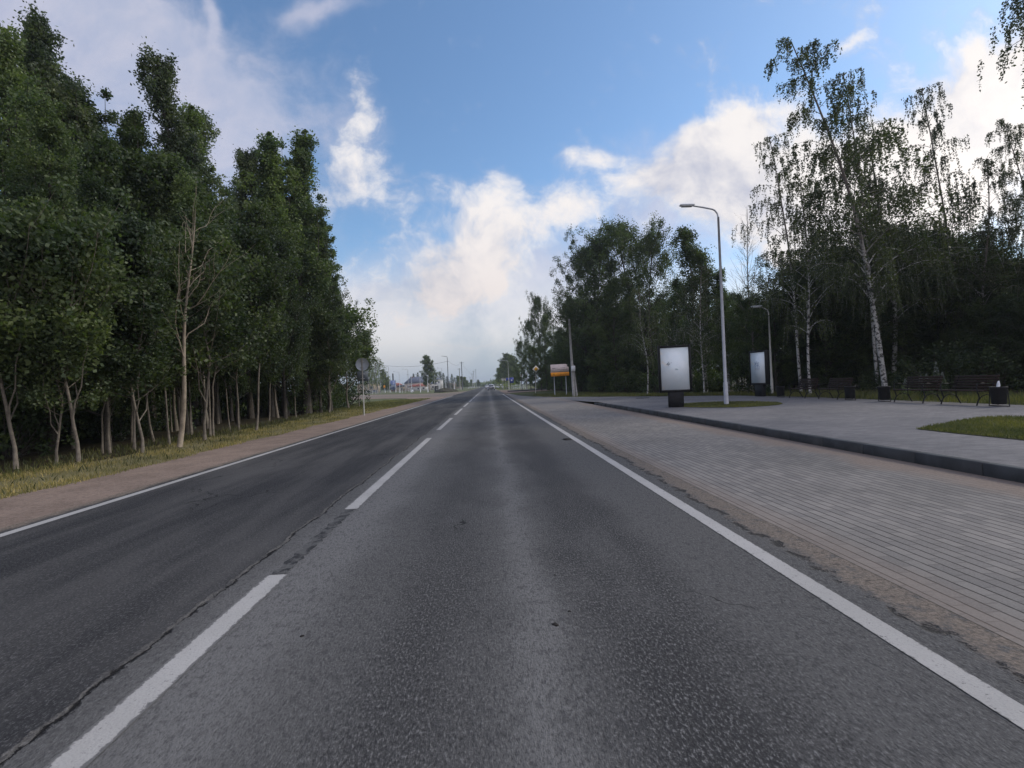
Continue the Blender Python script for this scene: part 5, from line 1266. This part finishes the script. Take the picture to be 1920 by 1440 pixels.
far('farA', 802, 668, 205, 12, 'big round green tree standing alone on the far left', 1.15)
for px, py, Y, lab, ws in ((692, 672, 200, 'pale birch nearest the road sign back on the far left', 1.2), (704, 668, 195, 'tallest pale birch of the far left grove', 1.2), (711, 676, 205, 'pale birch at the right side of the far left grove', 1.0), (697, 690, 190, 'smaller pale birch in the middle of the far left grove', 1.0), (684, 680, 210, 'pale birch mostly hidden by the road sign back', 1.2)): far('farB', px, py, Y, 14, lab, ws)
far('farA', 719, 694, 220, 12, 'small dark tree between the birch grove and the billboard', .9); far('farA', 726, 708, 225, 12, 'low tree directly left of the billboard', 1.0)
sp = [(775, 700, 340), (783, 698, 350), (791, 701, 345), (770, 706, 330), (797, 700, 360)]
for px, py, Y in sp: far('spruce', px, py, Y, 10, 'dark spruce rising behind the big blue grey roof', 1.3, 'spruces behind the long pale house')
for px, py, Y in ((818, 700, 340), (825, 696, 345), (831, 699, 350), (838, 705, 340), (847, 701, 350), (852, 707, 345)): far('spruce', px, py, Y, 10, 'dark spruce between the round tree and the tall power pole', 1.5, 'spruces left of the tall power pole')
for px, py, Y in ((859, 705, 300), (866, 706, 310), (871, 707, 305), (876, 713, 340), (883, 712, 380), (897, 712, 420)): far('farA', px, py, Y, 12, 'small round tree low on the horizon left of the road', 1.2, 'small horizon trees left of the road')
# far wood as one mass
rng = np.random.default_rng(5)
cs = []; rr = []
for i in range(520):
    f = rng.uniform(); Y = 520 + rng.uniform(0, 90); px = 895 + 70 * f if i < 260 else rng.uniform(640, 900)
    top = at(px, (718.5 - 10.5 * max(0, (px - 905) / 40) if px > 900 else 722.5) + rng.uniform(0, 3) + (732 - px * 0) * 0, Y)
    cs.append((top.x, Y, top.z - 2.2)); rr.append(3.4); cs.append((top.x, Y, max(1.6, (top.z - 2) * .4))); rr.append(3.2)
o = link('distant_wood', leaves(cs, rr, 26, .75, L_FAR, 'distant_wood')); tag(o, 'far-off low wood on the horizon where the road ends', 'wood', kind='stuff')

# ------------------------------------------------------------------ far-off field things: pale fence posts
GF = 'pale concrete posts in the far left field'
rs = np.random.default_rng(3)
for i in range(26):
    px = 690 + i * 7.0 + rs.uniform(-2, 2); Y = rs.uniform(175, 260); p = at(px, 725, Y); b = MB(); hh = rs.uniform(1.6, 3.0); b.tube([(0, 0, 0), (0, 0, hh)], .08, 6)
    o = b.build('concrete_post', M_CREAM); o.location = (p.x, Y, -.06); tag(o, 'thin pale post standing in the far left field', 'post', GF)

for k_, (o, used) in protos.items():
    if not used: print('UNUSED', k_)

# ------------------------------------------------------------------ air
hz = bpy.data.materials.new('thin_haze'); hz.use_nodes = True; nt = hz.node_tree; nt.nodes.clear()
pv = nt.nodes.new('ShaderNodeVolumePrincipled'); pv.inputs['Color'].default_value = (0.80, 0.86, 0.92, 1); pv.inputs['Density'].default_value = 0.0004; pv.inputs['Anisotropy'].default_value = 0.2
ou = nt.nodes.new('ShaderNodeOutputMaterial'); nt.links.new(pv.outputs[0], ou.inputs['Volume'])
b = MB(); b.box((0, 2500, 12), (5400, 5400, 30)); ho = b.build('haze', hz); ho['kind'] = 'stuff'; tag(ho, 'thin pale air that fades the far end of the road', 'haze', kind='stuff')
scene.cycles.volume_bounces = 0
